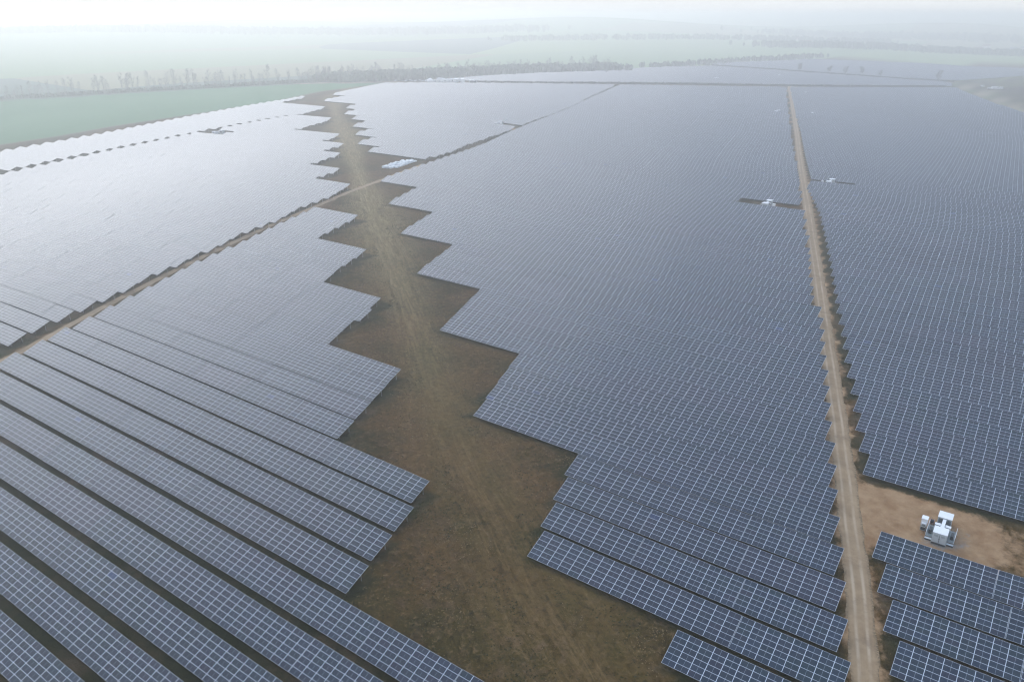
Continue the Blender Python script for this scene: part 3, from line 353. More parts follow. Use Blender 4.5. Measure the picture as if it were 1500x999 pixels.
def strip_mesh(specs,name):
    v=[];f=[];mi=[];uv=[]
    for n,xw,xe in specs:
        y=Y0+n*RP
        for (xc,k) in table_list(xw,xe,18):
            L=k*MW/2; b=len(v); dz=random.gauss(0,.02)
            for d in (0,TH):
                for x,s in ((xc-L,0),(xc+L,0),(xc+L,SL),(xc-L,SL)): v.append((x,y+s*CT+d*ST,float(T(x,y))+dz+s*ST-d*CT))
            f+=[tuple(b+i for i in q) for q in ((0,1,2,3),(7,6,5,4),(0,4,5,1),(1,5,6,2),(2,6,7,3),(3,7,4,0))]; mi+=[0,1,2,2,2,2]
            u0=round((xc-L)/MW)+n*37; u0=u0%4000; uv+=[(u0,n%50*6),(u0+k,n%50*6),(u0+k,n%50*6+6),(u0,n%50*6+6)]+[(0,0)]*20
            for x in (xc-L+1,xc,xc+L-1):
                for s in (1.3,4.6):
                    b=len(v); z=float(T(x,y)); yy=y+s*CT
                    for zz in (z-1.2,z+s*ST-.08):
                        for ax,ay in ((-.06,-.06),(.06,-.06),(.06,.06),(-.06,.06)): v.append((x+ax,yy+ay,zz))
                    f+=[tuple(b+i for i in q) for q in ((0,1,5,4),(1,2,6,5),(2,3,7,6),(3,0,4,7))]; mi+=[2]*4; uv+=[(0,0)]*16
    return new_mesh(name,v,f,[M_PANEL,M_BACK,M_STEEL],mi,uv)
ones=['','first','second','third','fourth','fifth','sixth','seventh','eighth','ninth','tenth','eleventh','twelfth','thirteenth','fourteenth','fifteenth','sixteenth','seventeenth','eighteenth','nineteenth']
tens=['','','twenty','thirty','forty','fifty','sixty','seventy','eighty','ninety']; tensth=['','','twentieth','thirtieth','fortieth','fiftieth','sixtieth','seventieth','eightieth','ninetieth']
def ordinal(n):
    if n<20: return ones[n]
    if n<100: return tensth[n//10] if n%10==0 else tens[n//10]+'-'+ones[n%10]
    return 'hundred and '+ordinal(n-100) if n>100 else 'hundredth'
BL={'A':('solar panel row, {} from the bottom edge, between the diagonal track and bare strip','rows in the near left field'),
    'B':('solar panel row, {} from the front, just beyond the diagonal track, left field','rows in the big left field'),
    'G':('bright solar panel row, {} from the front, along the green wheat field','rows beside the wheat field'),
    'C':('solar panel row, {} from the bottom edge, between bare strip and straight dirt road','rows in the central field'),
    'D':('solar panel row, {} from the bottom edge, right of the straight dirt road','rows in the right field'),
    'H':('solar panel row, {} from the front, behind the white wrapped pallets','rows in the far middle field'),
    'E':('distant solar panel row, {} from the front, beyond the cross hedge line','rows in the distant field'),
    'F':('farthest solar panel row, {} from the front, behind the lone trees','rows in the farthest field')}
vis=[r for r in ROWS if r[4]>0]
big=sorted(vis,key=lambda r:-r[4])[:292]; bigset={(r[0],r[1],r[2]) for r in big}
cnt={}; rest=[]
for r in sorted(vis,key=lambda r:(r[0],r[1],r[2])):
    b,n,xw,xe,_=r; cnt[b]=cnt.get(b,0)+1
    if (b,n,xw) not in bigset: rest.append((n,xw,xe)); continue
    lab,grp=BL[b]; lab=lab.format(ordinal(cnt[b])); y=Y0+n*RP
    if n<=48 and b not in 'EF':
        root=thing('solar_panel_row',lab,'solar row',(xw,y,Gf(xw,y)),0,grp); z0=root.location.z
        for xc,k in table_list(xw,xe,9 if n<30 else 18):
            sl=float(T(xc+3,y)-T(xc-3,y))/6
            loc=(xc-xw,random.gauss(0,.012),float(T(xc,y))-z0+random.gauss(0,.015)); rot=(random.gauss(0,.0045),-math.atan(sl)+random.gauss(0,.0012),0)
            link('panel_table',SLABS[k],root,loc,rot); link('support_frame',FRAMES[k],root,loc,rot)
    else:
        o=link('solar_panel_row',strip_mesh([(n,xw,xe)],'solar_panel_row')); tag(o,lab,'solar row',grp)
if rest: tag(link('distant_solar_panel_rows',strip_mesh(rest,'distant_rows')),'mass of faint solar panel rows at the far edge of the farm','solar rows',None,'stuff')

# ---------------------------------------------------------------- rough grass on the bare strip
M_STRAW=simple('straw',(.24,.17,.085),.95,0,.3,.5); M_WEED=simple('weed_green',(.030,.036,.010),.95,0,.3,.5); M_CLOD=simple('soil_clods',(.13,.080,.045),.95,0,.3,.8)
def rough(name,label,mt,n,hmin,hmax,wmin,wmax,thr,seed):
    r=np.random.default_rng(seed); v=[];f=[]; S=np.array(STRIP); tot=0
    while tot<n:
        s_=r.integers(0,int(len(S)*.36),2000); off=r.uniform(-46,46,2000); off2=r.uniform(-5,5,2000)
        d_=S[np.minimum(s_+1,len(S)-1)]-S[s_]; d_=d_/np.linalg.norm(d_,axis=1)[:,None]; P_=S[s_]+np.stack([d_[:,1],-d_[:,0]],1)*off[:,None]+d_*off2[:,None]
        clump=np.sin(P_[:,0]*.31+P_[:,1]*.17+seed)+np.sin(P_[:,0]*-.13+P_[:,1]*.37+2*seed)+r.normal(0,.5,2000)
        ok=(clump>thr)&(np.abs(off)>3)&(seg_dist(P_[:,0],P_[:,1],ROAD_C)[0]>3.4)&(seg_dist(P_[:,0],P_[:,1],ROAD_D)[0]>2.5)
        k=np.floor((P_[:,1]-Y0+1.2)/RP).astype(int)
        for (x,y),kk,o in zip(P_,k,ok):
            if not o: continue
            if any(a<=x<=b for a,b in ROWX.get(int(kk),())): continue
            z=Gf(x,y); w=r.uniform(wmin,wmax); h=r.uniform(hmin,hmax); a=r.uniform(0,6.28)
            for q in range(2):
                c_,s2=math.cos(a+q*1.7)*w,math.sin(a+q*1.7)*w; b=len(v)
                v+=[(x-c_,y-s2,z-.02),(x+c_,y+s2,z-.02),(x+c_*.7+s2*.6,y+s2*.7-c_*.6,z+h),(x-c_*.8+s2*.6,y-s2*.8-c_*.6,z+h*.8)]; f.append((b,b+1,b+2,b+3))
            tot+=1
            if tot>=n: break
    tag(link(name,new_mesh(name,v,f,[mt])),label,'rough grass',None,'stuff')
ROWX={}
for b_,n_,xw_,xe_,_a in ROWS:
    if n_<30: ROWX.setdefault(n_,[]).append((xw_-.5,xe_+.5))
rough('dry_grass','tufts of dry straw coloured grass on the bare strip',M_STRAW,9000,.04,.14,.05,.16,.5,3)
rough('green_weeds','dark green weeds on the bare strip',M_WEED,7000,.04,.14,.07,.20,.3,5)
# ---------------------------------------------------------------- inverter stations
def part(name,mb,mats,parent,loc=(0,0,0)): return link(name,mb.mesh(name,mats),parent,loc)
def make_station():
    t=thing('inverter_station','white inverter station with grey doors standing on the sandy clearing by the road','inverter station',(0,0,0))
    # front container
    m=MB(); m.box(-1.15,1.15,-1.0,1.35,.30,2.55); c=part('front_container',m,[M_GREYL],t)
    m=MB(); m.box(-1.20,1.20,-1.06,1.42,2.553,2.65); part('roof',m,[M_WHITE],c)
    for s in (-1,1):
        m=MB(); m.box(min(s*.04,s*1.08),max(s*.04,s*1.08),-1.045,-1.003,.36,2.47)
        m.box(-.03,.03,-1.075,-1.047,.36,2.47,2) if s>0 else None; m.box(min(s*.22,s*.90),max(s*.22,s*.90),-1.06,-1.047,1.75,2.2,1)
        m.box(s*.1-.02,s*.1+.02,-1.09,-1.047,1.2,1.42,2)
        part('door',m,[M_GREYL,M_GREYP,M_DGREY],c)
    # rear container
    m=MB(); m.box(-1.15,1.15,4.5,6.75,.30,2.75); c=part('rear_container',m,[M_GREYP],t)
    m=MB(); m.box(-1.20,1.20,4.45,6.8,2.753,2.85); part('roof',m,[M_WHITE],c)
    m=MB()
    for i in range(9): m.box(-1.02,1.02,4.44,4.497,.6+i*.22,.6+i*.22+.1)
    part('vent_louvres',m,[M_DGREY],c)
    # transformer between the containers and its white cable ducts
    m=MB(); m.box(-.75,.75,1.9,3.9,.4,1.75)
    for i in range(9): m.box(-.95,-.752,2.0+i*.2,2.07+i*.2,.55,1.6); m.box(.752,.95,2.0+i*.2,2.07+i*.2,.55,1.6)
    part('transformer',m,[M_GREYP],t)
    m=MB(); m.box(-.28,.28,1.43,4.38,2.42,2.62); m.box(-.34,.34,1.5,2.0,1.76,2.418); part('cable_duct',m,[M_WHITE],t)
    for s in (-1,1):
        m=MB(); m.box(s*.86-.46,s*.86+.46,2.1,2.85,1.78,2.40); m.box(s*.86-.40,s*.86+.40,2.05,2.097,1.82,2.30,1); part('cooling_unit',m,[M_WHITE,M_DGREY],t)
    # narrow service platforms with legs and rails
    for s in (-1,1):
        m=MB(); a,b=(1.22,2.35) if s>0 else (-2.35,-1.22)
        m.box(a,b,.2,4.3,.33,.40); m.box(a+.35,b-.3,1.2,2.6,.403,1.25,1)
        for x in (a+.05,b-.05):
            for y in (.3,2.2,4.2): m.box(x-.04,x+.04,y-.04,y+.04,-.3,.33)
        pl=part('service_platform',m,[M_GRATE,M_DGREY],t)
        m=MB(); xo=b-.03 if s>0 else a+.03
        for y in (.25,1.2,2.2,3.2,4.2): m.box(xo-.03,xo+.03,y-.03,y+.03,.4,1.5)
        for z in (.95,1.5): m.box(xo-.03,xo+.03,.22,4.23,z,z+.06)
        part('handrail',m,[M_WHITE],pl)
        m=MB(); m.box(a,b,-.35,.17,.1,.17); m.box(a,b,-.35,.17,-.2,.097,1); part('step',m,[M_GREYL,M_DGREY],t)
    m=MB(); m.box(-1.25,1.25,-1.1,6.8,-.4,.299); m.box(-1.12,1.12,-1.14,-1.102,-.1,.26,1); part('plinth',m,[M_CONC,M_DGREY],t)
    return t
def make_cabinet():
    t=thing('switch_cabinet','small white switch cabinet on a grey base beside the inverter station','cabinet',(0,0,0))
    m=MB(); m.box(-.50,.50,-.5,.75,1.1,2.35); b=part('cabinet_body',m,[M_WHITE],t)
    m=MB(); m.box(-.55,.55,-.55,.80,2.353,2.44); part('cabinet_roof',m,[M_WHITE],t)
    m=MB(); m.box(-.36,.36,-.85,-.503,.9,1.65); m.box(-.30,.30,-.87,-.852,1.0,1.5,1); part('meter_box',m,[M_WHITE,M_GRATE],t)
    m=MB(); m.box(-.46,.46,-.45,.65,-.4,1.097); m.box(-.40,.40,-.47,-.452,.05,.85,1); part('cabinet_base',m,[M_GREYP,M_DGREY],t)
    return t
def make_crate():
    t=thing('cable_drum','faded red cable drum beside the white switch cabinet','cable drum',(0,0,0))
    for i,x in enumerate((-.32,.28)):
        m=MB(); m.tube((x,0,.55),(x+.06,0,.55),.55,.55,16); m.f.append(tuple(range(15,-1,-1))); m.m.append(0); part('flange',m,[M_PINK],t)
    m=MB(); m.tube((-.26,0,.55),(.28,0,.55),.33,.33,14); part('wound_cable',m,[M_DGREY],t)
    return t
SX,SY=-5.05,143.3
st0=make_station(); st0.scale=(1,1,.86); st0.location=(SX,SY,Gf(SX,SY+2)+.02); 
cb0=make_cabinet(); cb0.location=(SX-3.05,SY+2.5,Gf(SX-3.0,SY+2.5)+.02)
dr0=make_crate(); dr0.location=(SX-1.95,SY+5.0,Gf(SX-2,SY+5.0)+.02)
SLAB=[('left of the straight road, in a dark slot between rows','left of the road'),('right of the straight road, in a dark slot between rows','right of the road'),
 ('among the far middle rows near the long dark lane','in the far middle field'),('among the bright left rows beside the dotted lane','in the bright left field'),
 ('left of the far end of the straight road','left of the far road end'),('right of the straight road, nearer of the two far ones','right of the road, nearer far one'),('right of the straight road, at its very far end','right of the far road end'),
 ('in the distant field beyond the cross hedge, farther one','in the distant field, farther'),('in the distant field beyond the cross hedge, left one','in the distant field, left')]
for (x,y),(a,b) in zip(D['stn'][1:],SLAB):
    n={-109:31,-100:40,-353:47,-504:31}.get(int(x)); yy=Y0+(n+.42)*RP if n else y-1
    o_=copy_thing(st0,(x,yy,Gf(x,yy)),0,'white inverter station '+a); o_.scale=(1.1,1.1,1)
    s=-1 if x>-110 and y<500 else (1 if y<420 else -1)
    copy_thing(cb0,(x-s*3.6 if x<-105 else x-3.6,yy+1,Gf(x,yy)),0,'small white switch cabinet beside the station '+b)

# ---------------------------------------------------------------- wrapped pallets waiting beside the far lane
def make_pallet():
    t=thing('wrapped_pallet','white wrapped pallet in the long block of stacks beside the far lane','pallet',(0,0,0),0,'white wrapped pallets')
    v=[];f=[]; z0,z1=.14,1.25; pts=[]
    for z,s in ((z0,1.0),(z0+.5,1.03),(z1-.15,1.0),(z1,.86)):
        for i in range(12):
            a=2*math.pi*i/12; c,s_=math.cos(a),math.sin(a); k=(abs(c)**6+abs(s_)**6)**(-1/6)
            v.append((c*k*1.08*s+random.uniform(-.03,.03),s_*k*.56*s+random.uniform(-.03,.03),z+random.uniform(-.02,.02)))
    for r in range(3):
        for i in range(12): f.append((r*12+i,r*12+(i+1)%12,(r+1)*12+(i+1)%12,(r+1)*12+i))
    v.append((0,0,z1+.05)); f+=[(36+i,36+(i+1)%12,48) for i in range(12)]
    link('film_wrap',new_mesh('film_wrap',v,f,[M_WRAP]),t)
    m=MB()
    for x in (-.95,0,.95): m.box(x-.07,x+.07,-.55,.55,0,.1)
    for y in (-.45,-.15,.15,.45): m.box(-1.08,1.08,y-.06,y+.06,.1,.137)
    part('wooden_pallet',m,[M_WOOD],t); return t
pa,pb,pc,pd=[Vector((*q,0)) for q in ((-312.0,324.5),(-303.8,326.0),(-308.5,350.5),(-316.8,349.5))]
p0=make_pallet(); first=True
for i in range(15):
    for j in range(4):
        u=(j+.5)/4; w=(i+.5)/15
        if i>12 and j in(0,): continue
        if i<2 and j==3: continue
        p=(pa*(1-u)+pb*u)*(1-w)+(pd*(1-u)+pc*u)*w
        for lv in range(1):
            loc=(p.x+random.uniform(-.1,.1),p.y+random.uniform(-.08,.08),Gf(p.x,p.y)+lv*1.3+.01)
            if first: p0.location=loc; first=False
            else: copy_thing(p0,loc,random.uniform(-.09,.09)).scale=(random.uniform(.88,1),random.uniform(.88,1),random.uniform(.45,1.15))
# ---------------------------------------------------------------- site compound, vans
def make_container(name,label,Lx,Ly,H,roofm=M_WHITE,wall=M_WHITE,group=None):
    t=thing(name,label,'container',(0,0,0),0,group); m=MB(); m.box(-Lx/2,Lx/2,-Ly/2,Ly/2,.12,H)
    for i in range(int(Lx/.4)): m.box(-Lx/2+.2+i*.4,-Lx/2+.3+i*.4,-Ly/2-.03,-Ly/2-.002,.2,H-.1)
    part('walls',m,[wall],t); m=MB(); m.box(-Lx/2-.06,Lx/2+.06,-Ly/2-.06,Ly/2+.06,H+.003,H+.12); part('roof',m,[roofm],t)
    m=MB(); m.box(Lx*.18,Lx*.18+.9,-Ly/2-.07,-Ly/2-.035,.2,2.15); part('door',m,[M_GREYP],t)
    m=MB(); m.box(-Lx*.35,-Lx*.35+1.2,-Ly/2-.07,-Ly/2-.035,1.1,2.0); part('window',m,[M_GLASS],t)
    return t
def make_tent():
    t=thing('white_tent','white gabled tent at the left end of the far site compound','tent',(0,0,0)); m=MB(); w,l,h,r=4,5,2.6,5.2
    m.box(-w,w,-l,l,0,h); part('tent_walls',m,[M_WHITE],t)
    m=MB(); m.poly([(-w-.2,-l-.2,h),(w+.2,-l-.2,h),(0,-l-.2,r)]); m.poly([(w+.2,l+.2,h),(-w-.2,l+.2,h),(0,l+.2,r)]); m.poly([(w+.2,-l-.2,h),(w+.2,l+.2,h),(0,l+.2,r),(0,-l-.2,r)]); m.poly([(-w-.2,l+.2,h),(-w-.2,-l-.2,h),(0,-l-.2,r),(0,l+.2,r)])
    part('tent_roof',m,[M_WHITE],t); return t
def make_car(name,label,paint,van=False,group=None,cat='car'):
    t=thing(name,label,cat,(0,0,0),0,group); m=MB(); L,Wd=(5.4,2.0) if van else (4.4,1.8); H1,H2=(1.0,2.3) if van else (.85,1.45)
    prof=[(-L/2,.35),(L/2,.35),(L/2,H1*.85),(L/2-.9,H1),(L/2-(1.3 if van else 1.7),H2),(-L/2+(.1 if van else .9),H2),(-L/2,H1)]
    for s in (0,1): pass
    n=len(prof); m.v=[(x,-Wd/2,z) for x,z in prof]+[(x,Wd/2,z) for x,z in prof]; m.f=[tuple(range(n)),tuple(range(2*n-1,n-1,-1))]+[(i,i+n,(i+1)%n+n,(i+1)%n) for i in range(n)]; m.m=[0]*len(m.f)
    part('body',m,[paint],t); m=MB(); x0,x1=(L/2-1.9,L/2-1.45) if van else (-L/2+1.1,L/2-1.9)
    for s in (-1,1): m.box(x0,x1,s*Wd/2-.01,s*Wd/2+.012,H1+.08,H2-.12)
    part('side_windows',m,[M_GLASS],t)
    for x in (-L/2+.85,L/2-.85):
        for s in (-1,1):
            m=MB(); m.tube((x,s*(Wd/2-.18),.34),(x,s*(Wd/2+.03),.34),.34,.34,12); part('wheel',m,[M_TYRE],t)
    return t
tn=make_tent(); tn.scale=(.7,.7,.7); tx,ty=D['compound'][1]; tn.location=(tx,ty,Gf(tx,ty)); tn.rotation_euler=(0,0,.7)
c0=make_container('site_container','white site container',9,2.6,2.9,group='white containers in the far compound')
LBC=['white site container standing next to the gabled tent','long white site container near the middle of the far compound','white site container at the bright centre of the far compound','white site container behind the brightest one of the compound','white site container near the right end of the compound','single white container at the far right end of the compound']
for k,(q,lb) in enumerate(zip(D['compound'][2:]+[(-606,742)],LBC)):
    loc=(q[0],q[1],Gf(*q)); rz=.55+.25*(k%3)
    if k==0: c0.location=loc; c0.rotation_euler=(0,0,rz); c0['label']=lb
    else: copy_thing(c0,loc,rz,lb)
for k,(x,y) in enumerate([(-600,730),(-597,741),(-606,733),(-608,736),(-596,748)]):
    o=copy_thing(p0,(x,y,Gf(x,y)),.3*k,'white wrapped stack lying among the compound containers','stacks among the compound containers',1.6)
cars=[make_car('parked_car','white car parked in the rows left of the far compound',M_CARW,group='cars parked by the compound'),
      make_car('parked_car','silver car parked in the rows left of the far compound',M_CARS,group='silver cars by the compound'),
      make_car('parked_car','dark car parked in the rows left of the far compound',M_CARD,group='dark cars by the compound')]
k=0
for i in range(2):
    for j in range(11):
        x=-657+j*3.9+random.uniform(-.6,.6); y=716+i*13+j*1.2; c=cars[(j*5+i*2)%3]; loc=(x,y,Gf(x,y)); rz=1.9+random.uniform(-.1,.1)
        if c.location.length<1: c.location=loc; c.rotation_euler=(0,0,rz)
        else: copy_thing(c,loc,rz)
VL=['white van parked alone farthest left on the brown field','short white van at the left of the row on the brown field','large white van in the middle of the brown field','white van at the right end on the brown field']
v0=make_car('white_van',VL[0],M_CARW,True,'white vans on the brown field','van')
for k,(q,lb) in enumerate(zip(D['white_cars'],VL)):
    loc=(q[0],q[1],Gf(*q)); s=(.9,1.1,1.7,1.3)[k]
    if k==0: v0.location=loc
    else: copy_thing(v0,loc,.3*k,lb,None,s)

# ---------------------------------------------------------------- trees (late winter, bare)
for k,(x,y) in enumerate([(-622,734),(-617,728),(-596,745),(-590,743),(-584,746),(-612,742)]):
    copy_thing(tn if k<2 else c0,(x,y,Gf(x,y)),.4+.5*k,['second white tent close behind the gabled tent, far compound','third white tent in front of the gabled tent, far compound','white site container in the back row of the compound','white site container second from the compound right end','white site container nearest the lane end of the compound','white site container between tents and container row'][k],None,.7 if k<2 else 1.25)

def make_tree(seed,H,spread,tall=True,twigs=420,tw=1,tmat=None):
    r=random.Random(seed); t=thing('bare_tree','bare tree','tree',(0,0,0)); m=MB(); tips=[]
    top=Vector((r.uniform(-.6,.6),r.uniform(-.6,.6),H*.93)); prev=Vector((0,0,-.4)); rad=H*.017
    for i in range(1,7):
        k=i/6; p=Vector((top.x*k+r.uniform(-.2,.2),top.y*k+r.uniform(-.2,.2),top.z*k)); m.tube(prev,p,rad*(1-.86*(i-1)/6),rad*(1-.86*i/6),6); prev=p
    nl=16
    for i in range(nl):
        z=H*(.22+.66*i/nl) if tall else H*(.18+.6*i/nl); a=r.uniform(0,6.28); k=1-.55*abs((z/H-.5)/.5) ; L=spread*k*r.uniform(.7,1.15)
        b=Vector((top.x*z/H,top.y*z/H,z)); e=b+Vector((math.cos(a)*L,math.sin(a)*L,L*r.uniform(.7,1.5))); mid=b.lerp(e,.5)-Vector((0,0,L*.10))
        m.tube(b,mid,rad*.34,rad*.22,5); m.tube(mid,e,rad*.22,rad*.07,5); tips+=[(b,mid,e)]
        for q in range(3):
            s=mid.lerp(e,r.uniform(0,.8)); g=s+Vector((r.uniform(-1,1),r.uniform(-1,1),r.uniform(.4,1.4)))*L*.4; m.tube(s,g,rad*.12,rad*.04,4); tips.append((s,s.lerp(g,.5),g))
    part('trunk',m,[M_BARK],t)
    m=MB()
    for i in range(twigs):
        b,mi,e=r.choice(tips); s=(b.lerp(mi,r.random()) if r.random()<.2 else mi.lerp(e,r.random())); L=r.uniform(.5,1.5)*H/18
        d=Vector((r.gauss(0,1),r.gauss(0,1),r.uniform(.1,1.8))).normalized()*L; w=d.orthogonal().normalized(); w=(Matrix.Rotation(r.uniform(0,3.1),3,d)@w)*r.uniform(.02,.05)*tw
        m.poly([s-w,s+w,s+d]); 
        for _ in range(2):
            g=s+d*r.uniform(.2,.9); d2=(d.normalized()+Vector((r.gauss(0,.6),r.gauss(0,.6),r.gauss(0,.5)))).normalized()*L*.6; w2=d2.orthogonal().normalized()*.022*tw; m.poly([g-w2,g+w2,g+d2])
    part('crown',m,[tmat or M_TWIG],t); return t
protos=[make_tree(1,24,4.2,True,800,1.1),make_tree(2,21,3.6,True,700,1.1),make_tree(3,26,4.8,True,900,1.1),make_tree(4,15,5.2,False,800,1.5),make_tree(5,19,6.2,False,1000,1.5),make_tree(6,13,4.6,False,2600,3.2,M_HEDGE),make_tree(8,12,5.6,False,2900,3.2,M_HEDGE)]
used=set()
def put(k,x,y,label,group,s=1):
    loc=(x,y,Gf(x,y)); rz=random.uniform(0,6.28)
    if k not in used:
        used.add(k); o=protos[k]; o.location=loc; o.rotation_euler=(0,0,rz); o.scale=(s,)*3; o['label']=label; o['group']=group
    else: copy_thing(protos[k],loc,rz,label,group,s)
TL=lerp_pts(D['treeline'],1.0); cum=len(TL)
i=0; 
split1=next(j for j,q in enumerate(TL) if q[1]>=D['treeline'][6][1])
split2=next(j for j,q in enumerate(TL) if q[1]>=D['treeline'][11][1])
while i<split1:
    x,y=TL[int(i)]; k=random.choice([0,0,1,1,2,3]); put(k,x+random.uniform(-4,2),y+random.uniform(-2,2),'tall bare tree in the thin line behind the green wheat field','trees in the line behind the wheat field',random.uniform(.45,.85)); i+=random.choice([2,3,4,5,9])
while i<split2:
    x,y=TL[int(i)]
    for _ in range(3): put(random.choice([0,1,2,3,4]),x-random.uniform(0,26),y+random.uniform(-6,10),'bare tree in the dense grey wood behind the farm','trees of the dense grey wood',random.uniform(.5,.8))
    i+=12
def bush_mesh(pts,w,h,n,name,mt):
    v=[];f=[]
    for _ in range(n):
        j=random.randrange(len(pts)); x,y=pts[j]; x+=random.gauss(0,w); y+=random.gauss(0,w*.5); z=Gf(x,y); hh=h*random.uniform(.4,1.1)
        for q in range(3):
            a=random.uniform(0,6.28); b=len(v); r=random.uniform(.5,1.3)*hh*.35; dx,dy=math.cos(a)*r,math.sin(a)*r; zb=z+random.uniform(0,.45)*hh
            v+=[(x-dx*.5,y-dy*.5,zb),(x+dx*.5,y+dy*.5,zb+.1*hh),(x+dx+random.gauss(0,.3),y+dy,zb+hh*.55),(x+random.gauss(0,.3),y,zb+hh*.7),(x-dx,y-dy,zb+hh*.45)]; f.append(tuple(range(b,b+5)))
    return new_mesh(name,v,f,[mt])
tag(link('undergrowth',bush_mesh(TL[:split1],1.6,4.0,1500,'undergrowth',M_SHRUB)),'low bare scrub along the foot of the tree line','undergrowth',None,'stuff')
tag(link('wood_undergrowth',bush_mesh(TL[split1:split2],14,10.0,3000,'wood_undergrowth',M_SHRUB)),'dense bare thicket filling the wood behind the farm','undergrowth',None,'stuff')
HL=['round bare tree on the far hedge, leftmost of the row','small spiky bare tree second from left on the far hedge','squat bare tree third from left on the far hedge','tall bare tree fourth from left on the far hedge','low bushy tree fifth from left on the far hedge','tiny lone bush on the hedge before the biggest tree','broad bushy bare tree at the right end of the far hedge']
for (x,y),lb,k,s in zip(D['hedge_trees'],HL,(5,5,6,5,6,6,6),(.9,.8,.75,.9,.6,.3,.95)): put(k,x,y,lb,'trees on the far hedge',s); 
HP=lerp_pts(D['hedge'],1.0)
tag(link('hedge',bush_mesh(HP,.9,2.6,3600,'hedge',M_HEDGE)),'thin dark hedge dividing the two distant panel fields','hedge',None,'stuff')
LP=lerp_pts([(-560,735),(-480,905),(-432,835),(-380,905),(-300,1005),(-230,1090),(-150,1205)][0:1]+D['lane_far'],1.0)
tag(link('lane_scrub',bush_mesh(LP,1.0,2.3,4000,'lane_scrub',M_HEDGE)),'low dark scrub along the lane crossing behind the main fields','scrub',None,'stuff')
# far woods seen through the haze
def wood(name,label,x0,y0,x1,y1,depth,h,n):
    pts=lerp_pts([(x0,y0),(x1,y1)],4); v=[];f=[]
    for _ in range(n):
        x,y=random.choice(pts); x+=random.gauss(0,depth*.4); y+=random.gauss(0,depth*.4); z=Gf(x,y); hh=h*random.uniform(.6,1.1); r=hh*random.uniform(.3,.5)
        for q in range(4):
            a=random.uniform(0,3.14); b=len(v); dx,dy=math.cos(a)*r,math.sin(a)*r
            v+=[(x-dx*.4,y-dy*.4,z),(x+dx*.4,y+dy*.4,z),(x+dx,y+dy,z+hh*random.uniform(.45,.65)),(x+dx*.3,y+dy*.3,z+hh),(x-dx*.5,y-dy*.5,z+hh*.92),(x-dx,y-dy,z+hh*.5)]; f.append(tuple(range(b,b+6)))
    tag(link(name,new_mesh(name,v,f,[M_SHRUB])),label,'wood',None,'stuff')
wood('far_wood','faint grey wood around the village at upper right',-620,1900,-60,2350,70,13,900)
wood('far_wood','long faint wood on the hill at upper left',-2600,1150,-1500,2250,120,17,1200)
wood('far_wood','faint wood on the hill behind the village',-900,2900,200,3300,150,16,900)
wood('far_wood','thin faint wood running on behind the distant panel field',-520,1100,-420,1600,25,8,260)
wood('far_wood','faint belt of wood in the middle distance beyond the pale fields',-1250,1800,-500,2600,60,13,500)
# village
def make_house(seed,label):
    r=random.Random(seed); t=thing('house',label,'house',(0,0,0),r.uniform(-.5,.5),'houses of the distant village'); L=r.uniform(5,9); w=r.uniform(4,5.5); h=r.uniform(3.2,5.5); k=w*.75
    m=MB(); m.box(-L,L,-w,w,-.5,h); m.poly([(-L,-w,h),(-L,w,h),(-L,0,h+k)]); m.poly([(L,w,h),(L,-w,h),(L,0,h+k)]); part('walls',m,[M_WALL],t)
    m=MB(); e=.5
    for s in (-1,1): m.poly([(-L-e,s*(w+e),h-e*.7),(L+e,s*(w+e),h-e*.7),(L+e,0,h+k+.1),(-L-e,0,h+k+.1)])
    rf=part('roof',m,[M_ROOF if seed%3 else M_ROOFG],t); m=MB(); m.box(L*.4,L*.4+.8,-.4,.4,h+k*.6,h+k+1); part('chimney',m,[M_ROOF],rf)
    for x in (-L*.6,0,L*.6):
        m=MB(); m.box(x-.6,x+.6,-w-.04,-w-.003,1.1,2.5); part('window',m,[M_GLASS],t)
    return t
VLB=['pale house beside the grey wood, village left part','large white house in the middle of the distant village','pale house near the right photo edge, village','small pale house behind the village, right','lone pale house far away left of the village','white house above the lone trees, left group','pale house in the left group, farther back','faint pale house farthest back in the left group','small pale house nearest the far panel field','pale house cut by the right photo edge','low pale house left of the village wood','faint pale house behind the large white one']
for k,((x,y),lb) in enumerate(zip(D['village'],VLB)):
    o=make_house(k,lb); o.location=(x,y,Gf(x,y)); o.scale=(1.25,)*3
# ---------------------------------------------------------------- sky, sun, air
SUN=Vector((-.83,.40,.40)).normalized()
w=bpy.data.worlds.new('World'); sc.world=w; w.use_nodes=True; nt=w.node_tree; nt.nodes.clear(); N=NT(nt)
out=N.n('ShaderNodeOutputWorld'); bg=N.n('ShaderNodeBackground'); nt.links.new(bg.outputs[0],out.inputs[0])
sky=N.n('ShaderNodeTexSky',sky_type='NISHITA'); sky.sun_disc=False; sky.sun_elevation=math.asin(SUN.z); sky.sun_rotation=math.atan2(SUN.x,SUN.y); sky.dust_density=4; sky.air_density=1.2; sky.ozone_density=1.5; sky.altitude=100
tc=N.n('ShaderNodeTexCoord').outputs['Generated']; sx=N.n('ShaderNodeSeparateXYZ'); N.put(sx.inputs[0],tc); zz=N.math('MAXIMUM',sx.outputs[2],0)
vm=N.n('ShaderNodeVectorMath',operation='MULTIPLY_ADD'); N.put(vm.inputs[0],zz); vm.inputs[1].default_value=SKYTOP; vm.inputs[2].default_value=SKYGREY   # thin overcast: brighter and bluer overhead
dt=N.n('ShaderNodeVectorMath',operation='DOT_PRODUCT'); N.put(dt.inputs[0],tc); dt.inputs[1].default_value=tuple(SUN)
gl=N.math('MULTIPLY',N.math('POWER',N.math('MAXIMUM',dt.outputs['Value'],0),6.5),N.ramp(sx.outputs[2],.03,.34))          # broad glow of the veiled sun
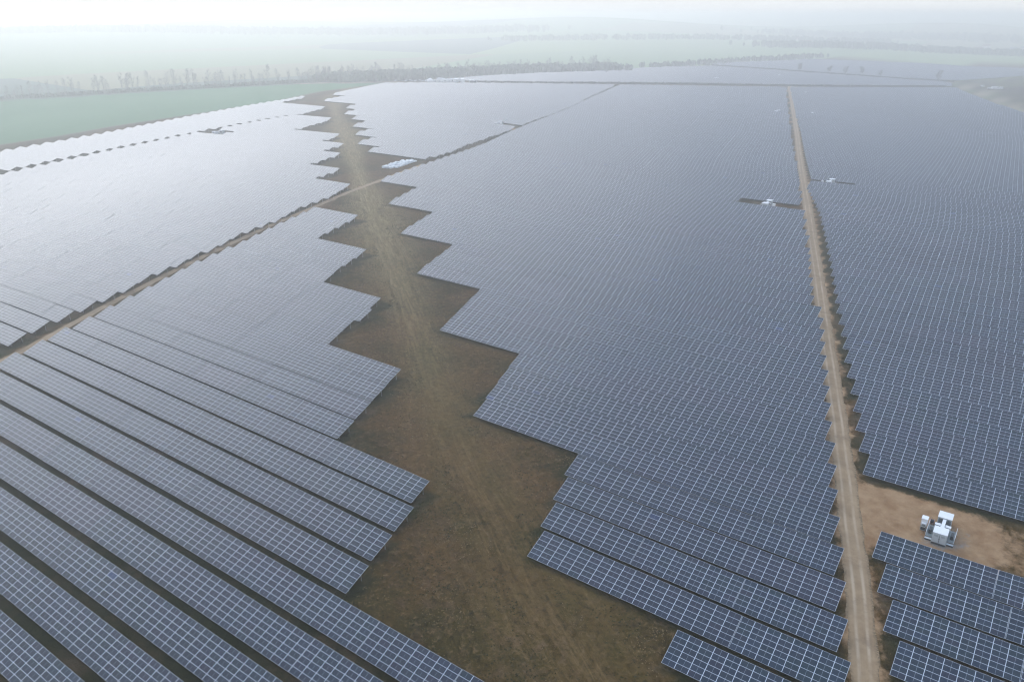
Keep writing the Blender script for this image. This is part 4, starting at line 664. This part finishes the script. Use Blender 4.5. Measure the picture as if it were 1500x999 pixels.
va=N.n('ShaderNodeVectorMath',operation='MULTIPLY_ADD'); N.put(va.inputs[0],gl); va.inputs[1].default_value=GLOW; N.put(va.inputs[2],vm.outputs[0])
N.put(bg.inputs[0],N.mix(SKYMIX,sky.outputs[0],va.outputs[0])); bg.inputs[1].default_value=SKYSTR
sl=bpy.data.lights.new('sun','SUN'); sl.energy=SUNE; sl.angle=math.radians(SUNA); sl.color=(1,.985,.96)
so=bpy.data.objects.new('sun',sl); COL.objects.link(so); so.rotation_euler=(-SUN).to_track_quat('-Z','Y').to_euler(); so.location=(0,0,300)
hm=bpy.data.materials.new('haze_air'); hm.use_nodes=True; nt=hm.node_tree; nt.nodes.clear(); N=NT(nt); out=N.n('ShaderNodeOutputMaterial'); pv=N.n('ShaderNodeVolumePrincipled')
pv.inputs['Color'].default_value=(*HAZEC,1); pv.inputs['Density'].default_value=HAZED; pv.inputs['Anisotropy'].default_value=HAZEG; nt.links.new(pv.outputs[0],out.inputs['Volume'])
m=MB(); m.box(-6900,6000,-1100,8800,-60,HAZET); hz=link('haze',m.mesh('haze',[hm])); tag(hz,kind='stuff')
hz['label']='pale mist hanging over the whole farm'; hz['category']='haze'
# ---------------------------------------------------------------- camera and render
cd=bpy.data.cameras.new('camera'); cd.sensor_width=36; cd.lens=CAM_F/1500*36; cd.clip_end=20000; cd.clip_start=.5
co=bpy.data.objects.new('camera',cd); COL.objects.link(co); co.location=(0,0,CAM_H); co.rotation_euler=(math.pi/2-PITCH,0,CAM_AZ); sc.camera=co
sc.render.engine='CYCLES'; sc.render.resolution_x=1024; sc.render.resolution_y=681
sc.view_settings.view_transform='Standard'; sc.view_settings.look='None'; sc.view_settings.gamma=1; sc.view_settings.use_curve_mapping=False; sc.view_settings.exposure=EXPO
cy=sc.cycles; cy.max_bounces=12; cy.diffuse_bounces=2; cy.glossy_bounces=2; cy.transmission_bounces=1; cy.volume_bounces=10; cy.transparent_max_bounces=4
cy.use_denoising=True; cy.use_adaptive_sampling=False; cy.caustics_reflective=False; cy.caustics_refractive=False; cy.sample_clamp_indirect=4
cy.filter_width=1.2
